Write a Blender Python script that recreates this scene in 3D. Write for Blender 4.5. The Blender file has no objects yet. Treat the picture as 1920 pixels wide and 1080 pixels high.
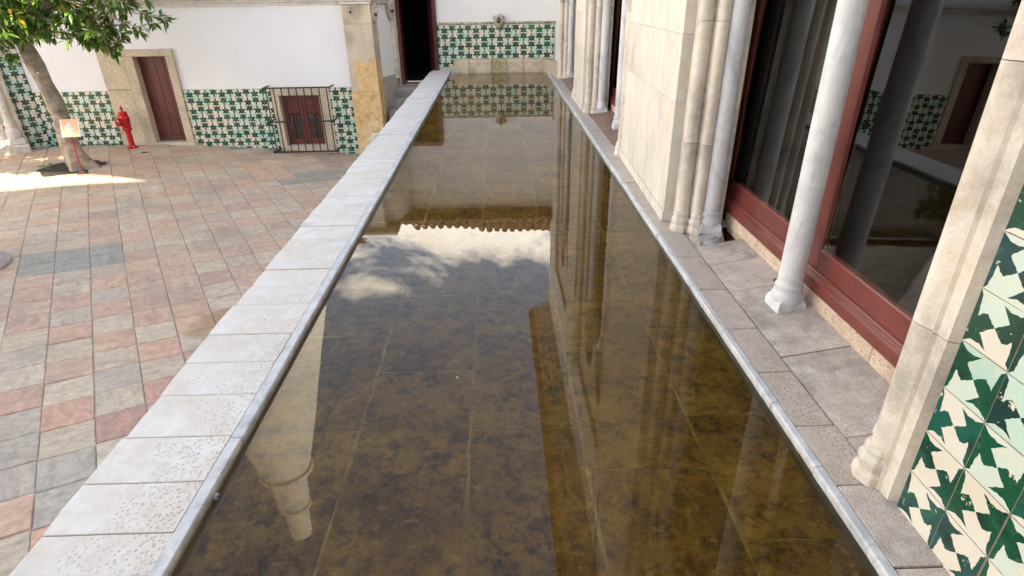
import bpy, bmesh, math, random
from mathutils import Matrix, Vector, Euler
R = random.Random(7)
rad = math.radians
scene = bpy.context.scene
COL = scene.collection

# ------------------------------------------------------------------ camera
cam_d = bpy.data.cameras.new('camera'); cam = bpy.data.objects.new('camera', cam_d); COL.objects.link(cam)
cam_d.sensor_width = 36.0; cam_d.lens = 20.47; cam_d.clip_start = 0.02; cam_d.clip_end = 500
_right = Vector((0.99955924, -0.02698644, -0.01237193)); _up = Vector((0.02319419, 0.44977396, 0.8928412)); _fwd = Vector((0.01853003, 0.89273463, -0.45020165))
m3 = Matrix((_right, _up, -_fwd)).transposed()
cam.matrix_world = Matrix.Translation((0, 0, 2.30)) @ m3.to_4x4()
scene.camera = cam
scene.render.resolution_x = 1024; scene.render.resolution_y = 576

# ------------------------------------------------------------------ sun, sky, exposure
SUN_EL = 50.0
SUN_H = Vector((0.97, -0.24, 0)).normalized()
sdir = Vector((SUN_H.x*math.cos(rad(SUN_EL)), SUN_H.y*math.cos(rad(SUN_EL)), math.sin(rad(SUN_EL))))
sd = bpy.data.lights.new('sun', 'SUN'); so = bpy.data.objects.new('sun', sd); COL.objects.link(so)
sd.energy = 3.6; sd.angle = rad(0.53); sd.color = (1.0, 0.94, 0.85)
so.rotation_euler = sdir.to_track_quat('Z', 'Y').to_euler(); so.location = (20, -5, 30)

world = bpy.data.worlds.new('World'); scene.world = world; world.use_nodes = True
wn = world.node_tree; wn.nodes.clear()
def W(t, **k):
    n = wn.nodes.new(t)
    for a, b in k.items(): setattr(n, a, b)
    return n
sky = W('ShaderNodeTexSky', sky_type='NISHITA', sun_disc=False, sun_elevation=rad(SUN_EL), sun_rotation=math.atan2(SUN_H.x, SUN_H.y), air_density=1.3, dust_density=0.25, ozone_density=2.2)
tc = W('ShaderNodeTexCoord'); mp = W('ShaderNodeMapping'); mp.inputs['Scale'].default_value = (1.0, 1.0, 1.7); mp.inputs['Location'].default_value = (3.1, 0.4, 0.2)
nz = W('ShaderNodeTexNoise'); nz.inputs['Scale'].default_value = 3.6; nz.inputs['Detail'].default_value = 8.0; nz.inputs['Roughness'].default_value = 0.58; nz.inputs['Distortion'].default_value = 0.25
rp = W('ShaderNodeValToRGB'); rp.color_ramp.elements[0].position = 0.50; rp.color_ramp.elements[1].position = 0.57
nz2 = W('ShaderNodeTexNoise'); nz2.inputs['Scale'].default_value = 7.0; nz2.inputs['Detail'].default_value = 5.0
cr = W('ShaderNodeMapRange'); cr.inputs['To Min'].default_value = 6.0; cr.inputs['To Max'].default_value = 17.0
cc = W('ShaderNodeCombineColor')
mx = W('ShaderNodeMix', data_type='RGBA')
bg = W('ShaderNodeBackground'); bg.inputs['Strength'].default_value = 0.12
out = W('ShaderNodeOutputWorld')
L = wn.links.new
L(tc.outputs['Generated'], mp.inputs['Vector']); L(mp.outputs[0], nz.inputs['Vector']); L(mp.outputs[0], nz2.inputs['Vector'])
sz = W('ShaderNodeSeparateXYZ'); L(tc.outputs['Generated'], sz.inputs[0])
ez = W('ShaderNodeMath', operation='MULTIPLY_ADD'); L(sz.outputs[2], ez.inputs[0]); ez.inputs[1].default_value = -1.9; ez.inputs[2].default_value = 0.83   # clouds bank up towards the horizon
az = W('ShaderNodeMath', operation='ADD'); L(nz.outputs['Fac'], az.inputs[0]); L(ez.outputs[0], az.inputs[1]); L(az.outputs[0], rp.inputs['Fac']); L(nz2.outputs['Fac'], cr.inputs['Value'])
for i in range(3): L(cr.outputs[0], cc.inputs[i])
L(rp.outputs['Color'], mx.inputs['Factor']); L(sky.outputs['Color'], mx.inputs['A']); L(cc.outputs[0], mx.inputs['B'])
L(mx.outputs['Result'], bg.inputs['Color']); L(bg.outputs[0], out.inputs['Surface'])
vs = scene.view_settings
vs.view_transform = 'Standard'; vs.look = 'None'; vs.gamma = 1.0; vs.use_curve_mapping = False
vs.exposure = 2.2
vs.use_white_balance = True; vs.white_balance_temperature = 7700; vs.white_balance_tint = 10
scene.cycles.max_bounces = 7; scene.cycles.diffuse_bounces = 2; scene.cycles.glossy_bounces = 3; scene.cycles.transmission_bounces = 2; scene.cycles.transparent_max_bounces = 10

# ------------------------------------------------------------------ material helpers
class NT:
    def __init__(s, name):
        s.m = bpy.data.materials.new(name); s.m.use_nodes = True
        s.t = s.m.node_tree; s.t.nodes.clear()
        s.out = s.n('ShaderNodeOutputMaterial')
        s._c = None
    def n(s, t, **k):
        x = s.t.nodes.new(t)
        for a, b in k.items(): setattr(x, a, b)
        return x
    def l(s, a, b): s.t.links.new(a, b)
    def setin(s, sock, v):
        if hasattr(v, 'node'): s.l(v, sock)
        elif isinstance(v, (tuple, list)) and len(v) == 3 and sock.type == 'RGBA': sock.default_value = (*v, 1)
        else: sock.default_value = v
    def coord(s, rnd=True):
        if s._c is None:
            tc = s.n('ShaderNodeTexCoord'); v = tc.outputs['Object']
            if rnd:
                oi = s.n('ShaderNodeObjectInfo'); mu = s.n('ShaderNodeMath', operation='MULTIPLY'); s.l(oi.outputs['Random'], mu.inputs[0]); mu.inputs[1].default_value = 37.0
                ad = s.n('ShaderNodeVectorMath', operation='ADD'); s.l(v, ad.inputs[0]); s.l(mu.outputs[0], ad.inputs[1]); v = ad.outputs[0]
            s._c = v
        return s._c
    def noise(s, scale, detail=4, rough=0.55, vec=None, stretch=None, dist=0.0):
        x = s.n('ShaderNodeTexNoise'); x.inputs['Scale'].default_value = scale; x.inputs['Detail'].default_value = detail; x.inputs['Roughness'].default_value = rough; x.inputs['Distortion'].default_value = dist
        v = vec or s.coord()
        if stretch:
            mp = s.n('ShaderNodeMapping'); mp.inputs['Scale'].default_value = stretch; s.l(v, mp.inputs['Vector']); v = mp.outputs[0]
        s.l(v, x.inputs['Vector']); return x.outputs['Fac']
    def vor(s, scale, feature='F1', vec=None, rand=1.0):
        x = s.n('ShaderNodeTexVoronoi', feature=feature); x.inputs['Scale'].default_value = scale; x.inputs['Randomness'].default_value = rand
        s.l(vec or s.coord(), x.inputs['Vector']); return x.outputs['Distance']
    def step(s, v, a, b, lo=0.0, hi=1.0):
        x = s.n('ShaderNodeMapRange', interpolation_type='SMOOTHSTEP'); s.setin(x.inputs['Value'], v)
        for k, q in (('From Min', a), ('From Max', b), ('To Min', lo), ('To Max', hi)): x.inputs[k].default_value = q
        return x.outputs[0]
    def math(s, op, a, b=0.5):
        x = s.n('ShaderNodeMath', operation=op); s.setin(x.inputs[0], a); s.setin(x.inputs[1], b); return x.outputs[0]
    def mix(s, f, a, b, mode='MIX'):
        x = s.n('ShaderNodeMix', data_type='RGBA', blend_type=mode); s.setin(x.inputs['Factor'], f); s.setin(x.inputs['A'], a); s.setin(x.inputs['B'], b); return x.outputs['Result']
    def ramp(s, f, stops, interp='LINEAR'):
        x = s.n('ShaderNodeValToRGB'); r = x.color_ramp; r.interpolation = interp
        while len(r.elements) < len(stops): r.elements.new(0.5)
        for e, (p, c) in zip(r.elements, stops): e.position = p; e.color = (*c, 1)
        s.setin(x.inputs[0], f); return x.outputs[0]
    def sep(s, vec=None):
        x = s.n('ShaderNodeSeparateXYZ'); s.l(vec or s.coord(), x.inputs[0]); return x.outputs
    def objcol(s):
        oi = s.n('ShaderNodeObjectInfo'); return oi.outputs['Color']
    def rnd(s):
        oi = s.n('ShaderNodeObjectInfo'); return oi.outputs['Random']
    def bump(s, h, strength=0.3, dist=0.01):
        x = s.n('ShaderNodeBump'); x.inputs['Strength'].default_value = strength; x.inputs['Distance'].default_value = dist; s.setin(x.inputs['Height'], h); return x.outputs[0]
    def pbsdf(s, base, rough=0.7, normal=None, metal=0.0, spec=0.5, coat=0.0, trans=None):
        p = s.n('ShaderNodeBsdfPrincipled'); s.setin(p.inputs['Base Color'], base); s.setin(p.inputs['Roughness'], rough); p.inputs['Metallic'].default_value = metal
        p.inputs['Specular IOR Level'].default_value = spec; p.inputs['Coat Weight'].default_value = coat
        if normal is not None: s.l(normal, p.inputs['Normal'])
        s.l(p.outputs[0], s.out.inputs['Surface']); return s.m

def vmul(c, k): return tuple(min(1, x*k) for x in c)
MAT = {}
def stone(name, base, var=0.25, rough=0.75, grain=60, big=2.5, bump=0.35, stretch=None, stain=None, stain_t=(0.55, 0.75), speck=None, dist=0.006):
    s = NT(name); n1 = s.noise(big, 5, 0.6, stretch=stretch); n2 = s.noise(grain, 3, 0.6); n3 = s.noise(big*6, 5, 0.6, stretch=stretch)
    c = s.ramp(n1, [(0.3, vmul(base, 1-var)), (0.5, base), (0.72, vmul(base, 1+var*0.55))])
    c = s.mix(0.55, c, s.ramp(n3, [(0.3, (0.28,)*3), (0.55, (0.5,)*3), (0.75, (0.66,)*3)]), 'OVERLAY')
    c = s.mix(0.25, c, s.ramp(n2, [(0.3, (0.3,)*3), (0.7, (0.7,)*3)]), 'OVERLAY')
    if stain: c = s.mix(s.step(s.noise(big*1.7, 6, 0.65, dist=0.5), *stain_t), c, stain)
    if speck: c = s.mix(s.step(s.noise(grain*1.4, 1, 0.5), 0.58, 0.64), c, speck)
    h = s.math('ADD', s.math('MULTIPLY', n2, 0.5), n3)
    MAT[name] = s.pbsdf(c, rough, s.bump(h, bump, dist)); return MAT[name]

stone('jamb_stone', (0.68, 0.60, 0.50), 0.3, stain=(0.42, 0.29, 0.165), stain_t=(0.56, 0.82), grain=110, big=3)
stone('pier_stone', (0.70, 0.63, 0.54), 0.16, rough=0.7, grain=90, big=2.2, stretch=(1, 1, 0.45), bump=0.16, stain=(0.62, 0.49, 0.36), stain_t=(0.6, 0.9))
stone('frame_stone', (0.57, 0.48, 0.36), 0.2, grain=120, big=3.5, speck=(0.4, 0.31, 0.22))
stone('trough_stone', (0.58, 0.48, 0.35), 0.35, grain=70, big=5, stain=(0.3, 0.24, 0.16))
stone('cornice_stone', (0.68, 0.655, 0.61), 0.25, grain=90, big=4)
stone('step_stone', (0.34, 0.30, 0.26), 0.35, grain=70, big=4)
stone('mask_stone', (0.5, 0.43, 0.34), 0.35, grain=120, big=9, stain=(0.28, 0.22, 0.16))
stone('granite_sill', (0.62, 0.48, 0.36), 0.2, grain=140, big=6, speck=(0.34, 0.2, 0.13), stain=(0.62, 0.42, 0.26))
stone('ledge_stone', (0.53, 0.435, 0.365), 0.42, grain=150, big=3.5, stain=(0.64, 0.57, 0.50), stain_t=(0.52, 0.72), bump=0.4, speck=(0.33, 0.26, 0.21))
stone('ledge_stone_red', (0.27, 0.15, 0.105), 0.35, grain=120, big=4, rough=0.45)
stone('mortar', (0.30, 0.245, 0.19), 0.3, grain=80, big=5)
stone('grout', (0.68, 0.62, 0.52), 0.2, grain=80, big=6)
stone('roof_tile', (0.42, 0.21, 0.11), 0.45, grain=60, big=9, stain=(0.2, 0.15, 0.1))
stone('render_grey', (0.42, 0.37, 0.31), 0.25, grain=60, big=3)
stone('fountain_stone', (0.68, 0.66, 0.64), 0.15, grain=70, big=6)
stone('fountain_foot', (0.36, 0.27, 0.24), 0.2, grain=90, big=6)
stone('soil', (0.035, 0.026, 0.019), 0.5, grain=40, big=12, bump=1.0, dist=0.03)
stone('yellow_render', (0.55, 0.33, 0.07), 0.15, grain=60, big=3)

def plaster(name, base, streak=0.06):
    s = NT(name); n1 = s.noise(0.9, 6, 0.6); n2 = s.noise(3.5, 5, 0.6, stretch=(1, 1, 0.25)); n3 = s.noise(40, 4)
    c = s.ramp(n1, [(0.3, vmul(base, 1-streak)), (0.7, vmul(base, 1+streak*0.4))])
    c = s.mix(s.step(n2, 0.6, 0.85, 0, 0.35), c, vmul(base, 0.82))
    c = s.mix(s.step(s.noise(14, 5, 0.7), 0.62, 0.8, 0, 0.3), c, vmul(base, 0.86))
    MAT[name] = s.pbsdf(c, 0.85, s.bump(s.math('ADD', n3, s.math('MULTIPLY', s.noise(5, 3), 2.0)), 0.25, 0.006), spec=0.2)
plaster('plaster', (0.80, 0.79, 0.78)); plaster('plaster_chimney', (0.78, 0.77, 0.74), 0.1)

# pillar: worn ochre stone with a fresher ochre inset
s = NT('pillar_stone'); px = s.sep()
c = s.ramp(s.noise(3, 6, 0.62), [(0.3, (0.36, 0.30, 0.23)), (0.55, (0.56, 0.46, 0.34)), (0.75, (0.66, 0.57, 0.46))])
tcw = s.n('ShaderNodeTexCoord'); gx = s.n('ShaderNodeSeparateXYZ'); s.l(tcw.outputs['Object'], gx.inputs[0])
wob = s.math('MULTIPLY', s.math('SUBTRACT', s.noise(7, 6, .65), 0.5), 0.32)
zz = s.math('ADD', gx.outputs[2], wob); xx = s.math('ADD', gx.outputs[0], s.math('MULTIPLY', wob, 0.4))
och = s.math('MULTIPLY', s.step(zz, 1.60, 1.56), s.step(xx, 0.085, 0.10))
och = s.math('MAXIMUM', och, s.step(gx.outputs[2], 1.101, 1.096))
oc = s.ramp(s.noise(7, 7, 0.7, dist=.6), [(0.3, (0.42, 0.24, 0.09)), (0.47, (0.62, 0.40, 0.185)), (0.6, (0.68, 0.50, 0.28)), (0.72, (0.72, 0.62, 0.46))])
c = s.mix(och, c, oc); c = s.mix(s.step(s.noise(16, 5, 0.7), 0.58, 0.72, 0, 0.5), c, (0.27, 0.22, 0.17))
MAT['pillar_stone'] = s.pbsdf(c, 0.8, s.bump(s.noise(50, 5), 0.4, 0.008))

# white marble columns
s = NT('marble'); n = s.noise(7, 7, 0.65, dist=1.2, stretch=(1, 1, 0.35))
c = s.ramp(n, [(0.34, (0.50, 0.50, 0.51)), (0.46, (0.68, 0.67, 0.66)), (0.7, (0.76, 0.75, 0.73))])
c = s.mix(s.step(s.noise(22, 5, 0.7), 0.58, 0.75, 0, 0.5), c, (0.46, 0.42, 0.36))
c = s.mix(s.step(s.noise(3.0, 7, 0.7, dist=2.0), 0.50, 0.53, 0, 0.25), c, (0.40, 0.41, 0.43))
MAT['marble'] = s.pbsdf(c, 0.5, s.bump(s.noise(60, 4), 0.12, 0.004))
s = NT('marble_lip'); n = s.noise(11, 6, 0.65, dist=0.8)
c = s.ramp(n, [(0.32, (0.38, 0.385, 0.395)), (0.5, (0.56, 0.555, 0.545)), (0.68, (0.68, 0.66, 0.63))])
c = s.mix(s.step(s.noise(4, 5, 0.7), 0.6, 0.72, 0, 0.7), c, (0.42, 0.33, 0.22))
tcl = s.n('ShaderNodeTexCoord'); gl_ = s.n('ShaderNodeSeparateXYZ'); s.l(tcl.outputs['Object'], gl_.inputs[0])
wl = s.step(s.math('ADD', gl_.outputs[2], s.math('MULTIPLY', s.math('SUBTRACT', s.noise(16, 4), .5), .03)), 0.001, -.014)
c = s.mix(s.math('MULTIPLY', wl, .8), c, s.mix(s.noise(30, 3), (0.10, 0.08, 0.05), (0.30, 0.26, 0.21)))   # waterline stain
MAT['marble_lip'] = s.pbsdf(c, 0.65, s.bump(s.noise(70, 4), 0.25, 0.004))

s = NT('marble_lip_right'); n = s.noise(11, 6, 0.65, dist=0.8)
c = s.ramp(n, [(0.32, (0.38, 0.385, 0.395)), (0.5, (0.56, 0.555, 0.545)), (0.68, (0.68, 0.66, 0.63))])
c = s.mix(s.step(s.noise(4, 5, 0.7), 0.6, 0.72, 0, 0.7), c, (0.42, 0.33, 0.22))
tcl = s.n('ShaderNodeTexCoord'); gl_ = s.n('ShaderNodeSeparateXYZ'); s.l(tcl.outputs['Object'], gl_.inputs[0])
wl = s.step(s.math('ADD', gl_.outputs[2], s.math('MULTIPLY', s.math('SUBTRACT', s.noise(16, 4), .5), .03)), -.012, -.026)
c = s.mix(s.math('MULTIPLY', wl, .8), c, s.mix(s.noise(30, 3), (0.26, 0.17, 0.05), (0.44, 0.33, 0.16)))   # waterline stain
MAT['marble_lip_right'] = s.pbsdf(c, 0.45, s.bump(s.noise(70, 4), 0.25, 0.004))

# coping slabs: limestone, drilled pits towards the water
def pitted(name, base, dark, scale, kth=(0.38, 0.66)):
    s = NT(name); n1 = s.noise(5, 6, 0.62); n2 = s.noise(90, 3); n3 = s.noise(18, 5, 0.65)
    oi = s.rnd()
    b1 = s.mix(oi, base, vmul(base, 0.86)); c = s.mix(s.step(n1, 0.35, 0.7), dark, b1)
    c = s.mix(0.5, c, s.ramp(n3, [(0.3, (0.33,)*3), (0.55, (0.5,)*3), (0.75, (0.62,)*3)]), 'OVERLAY')
    c = s.mix(s.step(s.noise(3.1, 4), 0.6, 0.75, 0, 0.5), c, (0.42, 0.42, 0.43))
    h = s.math('ADD', s.math('MULTIPLY', n2, 0.25), n3)
    v = s.vor(scale, rand=0.8); keep = s.step(s.math('ADD', s.noise(9, 5, 0.7), s.math('MULTIPLY', s.sep(s.n('ShaderNodeTexCoord').outputs['Object'])[0], 1.1)), *kth)
    pit = s.math('MULTIPLY', s.step(v, 0.36, 0.20), keep)
    c = s.mix(s.step(s.noise(11, 6, 0.75, dist=.6), 0.62, 0.78, 0, 0.5), c, vmul(dark, 0.7))
    c = s.mix(s.math('MULTIPLY', pit, s.step(s.noise(30, 2), 0.3, 0.7, 0.15, 0.5)), c, (0.30, 0.23, 0.165)); h = s.math('SUBTRACT', h, s.math('MULTIPLY', pit, 2.0))
    MAT[name] = s.pbsdf(c, 0.7, s.bump(h, 0.5, 0.006))
pitted('coping_stone', (0.76, 0.71, 0.655), (0.66, 0.58, 0.50), 74)
pitted('ledge_pitted', (0.60, 0.50, 0.415), (0.52, 0.42, 0.34), 68, (0.25, 0.5))

# paving: colour carried by each slab
def paving(name, col_src):
    s = NT(name)
    if col_src == 'obj': c = s.objcol()
    else:
        a = s.n('ShaderNodeVertexColor', layer_name='slab'); c = a.outputs['Color']
    n1 = s.noise(5, 6, 0.65, stretch=(1, 3.2, 1), dist=0.7); n2 = s.noise(120, 3); n3 = s.noise(22, 5, 0.7)
    c = s.mix(0.75, c, s.ramp(n1, [(0.28, (0.32,)*3), (0.5, (0.5,)*3), (0.74, (0.68,)*3)]), 'OVERLAY')
    c = s.mix(s.step(s.noise(6.5, 6, 0.7, stretch=(1, 2.5, 1)), 0.56, 0.72, 0, 0.55), c, (0.46, 0.36, 0.27))
    c = s.mix(0.5, c, s.ramp(n3, [(0.3, (0.3,)*3), (0.7, (0.7,)*3)]), 'OVERLAY')
    c = s.mix(s.step(s.noise(34, 4, 0.7), 0.66, 0.74, 0, 0.7), c, (0.13, 0.10, 0.085))
    geo = s.n('ShaderNodeNewGeometry'); pos = geo.outputs['Position']
    c = s.mix(s.step(s.noise(1.3, 7, 0.68, vec=pos), 0.46, 0.70, 0, 0.55), c, (0.30, 0.23, 0.175))     # grime running across the joints
    c = s.mix(s.step(s.noise(4.3, 6, 0.7, vec=pos), 0.58, 0.74, 0, 0.4), c, (0.60, 0.52, 0.43))
    dv = s.n('ShaderNodeVectorMath', operation='DISTANCE'); s.l(pos, dv.inputs[0]); dv.inputs[1].default_value = (-2.42, 4.48, -0.24)
    wet = s.step(s.math('ADD', dv.outputs['Value'], s.math('MULTIPLY', s.noise(7, 5, 0.7, vec=pos), 0.5)), 0.62, 0.46)
    c = s.mix(s.math('MULTIPLY', wet, 0.75), c, (0.33, 0.205, 0.09))                                      # rusty damp patch by the pool wall
    h = s.math('ADD', s.math('MULTIPLY', n2, 0.4), n3)
    MAT[name] = s.pbsdf(c, s.step(n1, 0.3, 0.7, 0.5, 0.75), s.bump(h, 0.4, 0.008))
paving('paving_slab', 'obj'); paving('paving_far', 'vc')

# azulejo glazes
def glaze(name, kind, coarse=False):
    s = NT(name); oc = s.objcol(); sp = s.n('ShaderNodeSeparateColor'); s.l(oc, sp.inputs[0])
    n1 = s.noise(16, 5, 0.6); n2 = s.noise(120, 3)
    if kind == 'green':
        c = s.ramp(sp.outputs[0], [(0.0, (0.012, 0.045, 0.04)), (0.25, (0.008, 0.07, 0.034)), (0.6, (0.006, 0.085, 0.036)), (0.82, (0.012, 0.055, 0.055)), (1.0, (0.008, 0.15, 0.075))])
        c = s.mix(s.step(n1, 0.46, 0.70, 0, 0.8), c, (0.012, 0.026, 0.022)); c = s.mix(s.step(s.noise(28, 5, .7), 0.56, 0.72, 0, 0.45), c, (0.10, 0.20, 0.13)); c = s.mix(s.step(s.noise(7, 4), 0.55, 0.75, 0, 0.6), c, (0.02, 0.15, 0.06))
        chip = s.step(s.noise(30, 6, 0.72), 0.635, 0.65)
    else:
        ch = sp.outputs[1 if kind == 'a' else 2]
        c = s.ramp(ch, [(0.0, (0.69, 0.60, 0.47)), (0.4, (0.71, 0.66, 0.56)), (0.55, (0.53, 0.655, 0.55)), (1.0, (0.38, 0.575, 0.48))])
        c = s.mix(s.step(n1, 0.45, 0.75, 0, 0.6), c, (0.70, 0.61, 0.45)); chip = s.step(s.noise(34, 5, 0.68), 0.645, 0.67)
    c = s.mix(chip, c, (0.72, 0.61, 0.46))
    rgh = s.math('ADD', s.math('MULTIPLY', chip, 0.5), 0.17)
    MAT[name] = s.pbsdf(c, rgh, s.bump(s.math('SUBTRACT', s.math('ADD', s.math('MULTIPLY', n2, 0.3), n1), chip), 0.18, 0.004), spec=0.5)
glaze('glaze_green', 'green'); glaze('glaze_a', 'a'); glaze('glaze_b', 'b')
s = NT('tile_body'); MAT['tile_body'] = s.pbsdf((0.70, 0.62, 0.50), 0.8)
s = NT('border_glaze'); v = s.noise(38, 2, 0.5)
MAT['border_glaze'] = s.pbsdf(s.ramp(v, [(0.35, (0.02, 0.07, 0.04)), (0.46, (0.5, 0.42, 0.28)), (0.54, (0.55, 0.46, 0.32)), (0.6, (0.12, 0.06, 0.03)), (0.7, (0.25, 0.36, 0.28))], 'CONSTANT'), 0.25)

def paint(name, base, rough=0.35, var=0.2, wear=0.0):
    s = NT(name); n = s.noise(6, 5, 0.6); c = s.ramp(n, [(0.3, vmul(base, 1-var)), (0.7, vmul(base, 1+var))])
    if wear: c = s.mix(s.step(s.noise(45, 4, 0.7), 0.66, 0.72, 0, wear), c, vmul(base, 2.2))
    MAT[name] = s.pbsdf(c, s.step(n, 0.3, 0.7, rough*0.8, rough*1.25), s.bump(s.noise(50, 4, stretch=(1, 1, 0.3)), 0.12, 0.004))
paint('door_red', (0.105, 0.022, 0.016), 0.45); paint('frame_red', (0.165, 0.036, 0.027), 0.36, 0.22, wear=0.6); paint('window_red', (0.13, 0.026, 0.020), 0.4)
paint('old_door_red', (0.10, 0.022, 0.024), 0.35, wear=0.6)
paint('hydrant_red', (0.50, 0.008, 0.012), 0.22, 0.12); paint('iron', (0.012, 0.012, 0.013), 0.45); paint('post_red', (0.30, 0.02, 0.035), 0.35); paint('rust', (0.07, 0.035, 0.03), 0.6)
paint('grey_metal', (0.3, 0.29, 0.28), 0.4); paint('black', (0.004, 0.004, 0.004), 0.3)
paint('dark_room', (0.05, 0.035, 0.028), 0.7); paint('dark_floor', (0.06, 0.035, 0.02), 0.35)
paint('sign_white', (0.85, 0.85, 0.84), 0.35, 0.03)
s = NT('sign_face'); g = s.sep(s.n('ShaderNodeTexCoord').outputs['Object'])
MAT['sign_face'] = s.pbsdf(s.ramp(s.math('ADD', s.math('MULTIPLY', g[2], 3.6), 0.5), [(0.02, (0.60, 0.70, 0.36)), (0.22, (0.78, 0.62, 0.34)), (0.45, (0.80, 0.46, 0.24)), (1.0, (0.80, 0.40, 0.18))]), 0.3)

# foliage, bark
s = NT('leaf'); oi = s.n('ShaderNodeVertexColor', layer_name='leaf'); n = s.noise(9, 3)
c = s.mix(0.35, oi.outputs['Color'], s.mix(n, (0.015, 0.05, 0.008), (0.09, 0.16, 0.03)))
p = s.n('ShaderNodeBsdfPrincipled'); s.l(c, p.inputs['Base Color']); p.inputs['Roughness'].default_value = 0.28
tr = s.n('ShaderNodeBsdfTranslucent'); s.l(s.mix(0.5, c, (0.16, 0.30, 0.03)), tr.inputs['Color'])
mxs = s.n('ShaderNodeMixShader'); mxs.inputs[0].default_value = 0.22; s.l(p.outputs[0], mxs.inputs[1]); s.l(tr.outputs[0], mxs.inputs[2]); s.l(mxs.outputs[0], s.out.inputs['Surface']); MAT['leaf'] = s.m
s = NT('bark'); n = s.noise(7, 6, 0.65, stretch=(1, 1, 1.6)); n2 = s.noise(45, 5, 0.7)
c = s.ramp(n, [(0.3, (0.15, 0.115, 0.085)), (0.5, (0.33, 0.265, 0.20)), (0.7, (0.47, 0.40, 0.32))]); c = s.mix(s.step(n2, 0.55, 0.7, 0, 0.5), c, (0.10, 0.08, 0.06))
MAT['bark'] = s.pbsdf(c, 0.85, s.bump(s.math('ADD', n, n2), 0.7, 0.015))

# water, glass
s = NT('water'); tcw = s.n('ShaderNodeTexCoord')
nb = s.noise(4.0, 1, 0.5, vec=tcw.outputs['Object']); nb2 = s.noise(1.6, 2, 0.5, vec=tcw.outputs['Object'])
bmp = s.bump(s.math('ADD', s.math('MULTIPLY', nb, 0.25), nb2), 0.03, 0.02)
fr = s.n('ShaderNodeFresnel'); fr.inputs['IOR'].default_value = 1.34; s.l(bmp, fr.inputs['Normal'])
ts = s.n('ShaderNodeBsdfTransparent'); ts.inputs[0].default_value = (0.96, 0.90, 0.70, 1)
gl = s.n('ShaderNodeBsdfGlossy'); gl.inputs['Roughness'].default_value = 0.0; gl.inputs['Color'].default_value = (1, 1, 1, 1); s.l(bmp, gl.inputs['Normal'])
ms = s.n('ShaderNodeMixShader'); s.l(fr.outputs[0], ms.inputs[0]); s.l(ts.outputs[0], ms.inputs[1]); s.l(gl.outputs[0], ms.inputs[2]); s.l(ms.outputs[0], s.out.inputs['Surface']); MAT['water'] = s.m
s = NT('puddle'); fr = s.n('ShaderNodeFresnel'); fr.inputs['IOR'].default_value = 1.34
ts = s.n('ShaderNodeBsdfTransparent'); ts.inputs[0].default_value = (0.5, 0.38, 0.26, 1); gl = s.n('ShaderNodeBsdfGlossy'); gl.inputs['Roughness'].default_value = 0.03
ms = s.n('ShaderNodeMixShader'); s.l(fr.outputs[0], ms.inputs[0]); s.l(ts.outputs[0], ms.inputs[1]); s.l(gl.outputs[0], ms.inputs[2]); s.l(ms.outputs[0], s.out.inputs['Surface']); MAT['puddle'] = s.m
s = NT('glass'); fr = s.n('ShaderNodeFresnel'); fr.inputs['IOR'].default_value = 1.75
ts = s.n('ShaderNodeBsdfTransparent'); ts.inputs[0].default_value = (0.82, 0.84, 0.84, 1); gl = s.n('ShaderNodeBsdfGlossy'); gl.inputs['Roughness'].default_value = 0.0
ms = s.n('ShaderNodeMixShader'); s.l(fr.outputs[0], ms.inputs[0]); s.l(ts.outputs[0], ms.inputs[1]); s.l(gl.outputs[0], ms.inputs[2]); s.l(ms.outputs[0], s.out.inputs['Surface']); MAT['glass'] = s.m

# pool bottom: brown, algae mottled
s = NT('pool_slab'); n1 = s.noise(2.2, 7, 0.68, dist=0.4); n2 = s.noise(17, 8, 0.78); n3 = s.noise(70, 4, 0.7)
c = s.ramp(n1, [(0.3, (0.15, 0.070, 0.014)), (0.5, (0.30, 0.152, 0.030)), (0.7, (0.45, 0.245, 0.056))])
c = s.mix(s.step(n2, 0.42, 0.68, 0.0, 0.85), c, (0.042, 0.021, 0.007)); c = s.mix(s.step(s.noise(26, 7, 0.75), 0.54, 0.70, 0, 0.8), c, (0.46, 0.28, 0.085))
c = s.mix(s.step(n3, 0.62, 0.72, 0, 0.7), c, (0.03, 0.02, 0.009)); c = s.mix(s.step(s.noise(60, 3, 0.6), 0.66, 0.72, 0, 0.6), c, (0.36, 0.25, 0.10))
blk_ = s.math('MULTIPLY', s.step(s.noise(38, 6, 0.75), 0.52, 0.58), s.step(s.noise(2.8, 5, .65), 0.46, 0.64))
c = s.mix(s.math('MULTIPLY', blk_, .6), c, (0.012, 0.009, 0.005))
MAT['pool_slab'] = s.pbsdf(c, 0.9, s.bump(n2, 0.4, 0.01))
s = NT('pool_joint'); n = s.noise(20, 6, 0.7); c = s.ramp(n, [(0.3, (0.23, 0.13, 0.038)), (0.55, (0.42, 0.27, 0.09)), (0.75, (0.56, 0.40, 0.17))])
c = s.mix(s.step(s.noise(2.6, 4, 0.6), 0.42, 0.60, 0, 0.8), c, (0.20, 0.11, 0.03)); MAT['pool_joint'] = s.pbsdf(c, 0.9)
s = NT('pool_side'); n = s.noise(14, 6, 0.7); MAT['pool_side'] = s.pbsdf(s.ramp(n, [(0.3, (0.14, 0.078, 0.013)), (0.7, (0.30, 0.18, 0.035))]), 0.8)
s = NT('trough_moss'); n = s.noise(9, 6, 0.7); g = s.sep(s.n('ShaderNodeTexCoord').outputs['Object'])
MAT['trough_moss'] = s.pbsdf(s.ramp(n, [(0.3, (0.17, 0.15, 0.06)), (0.45, (0.36, 0.30, 0.15)), (0.7, (0.54, 0.45, 0.31))]), 0.85, s.bump(n, 0.5, 0.01))

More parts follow.
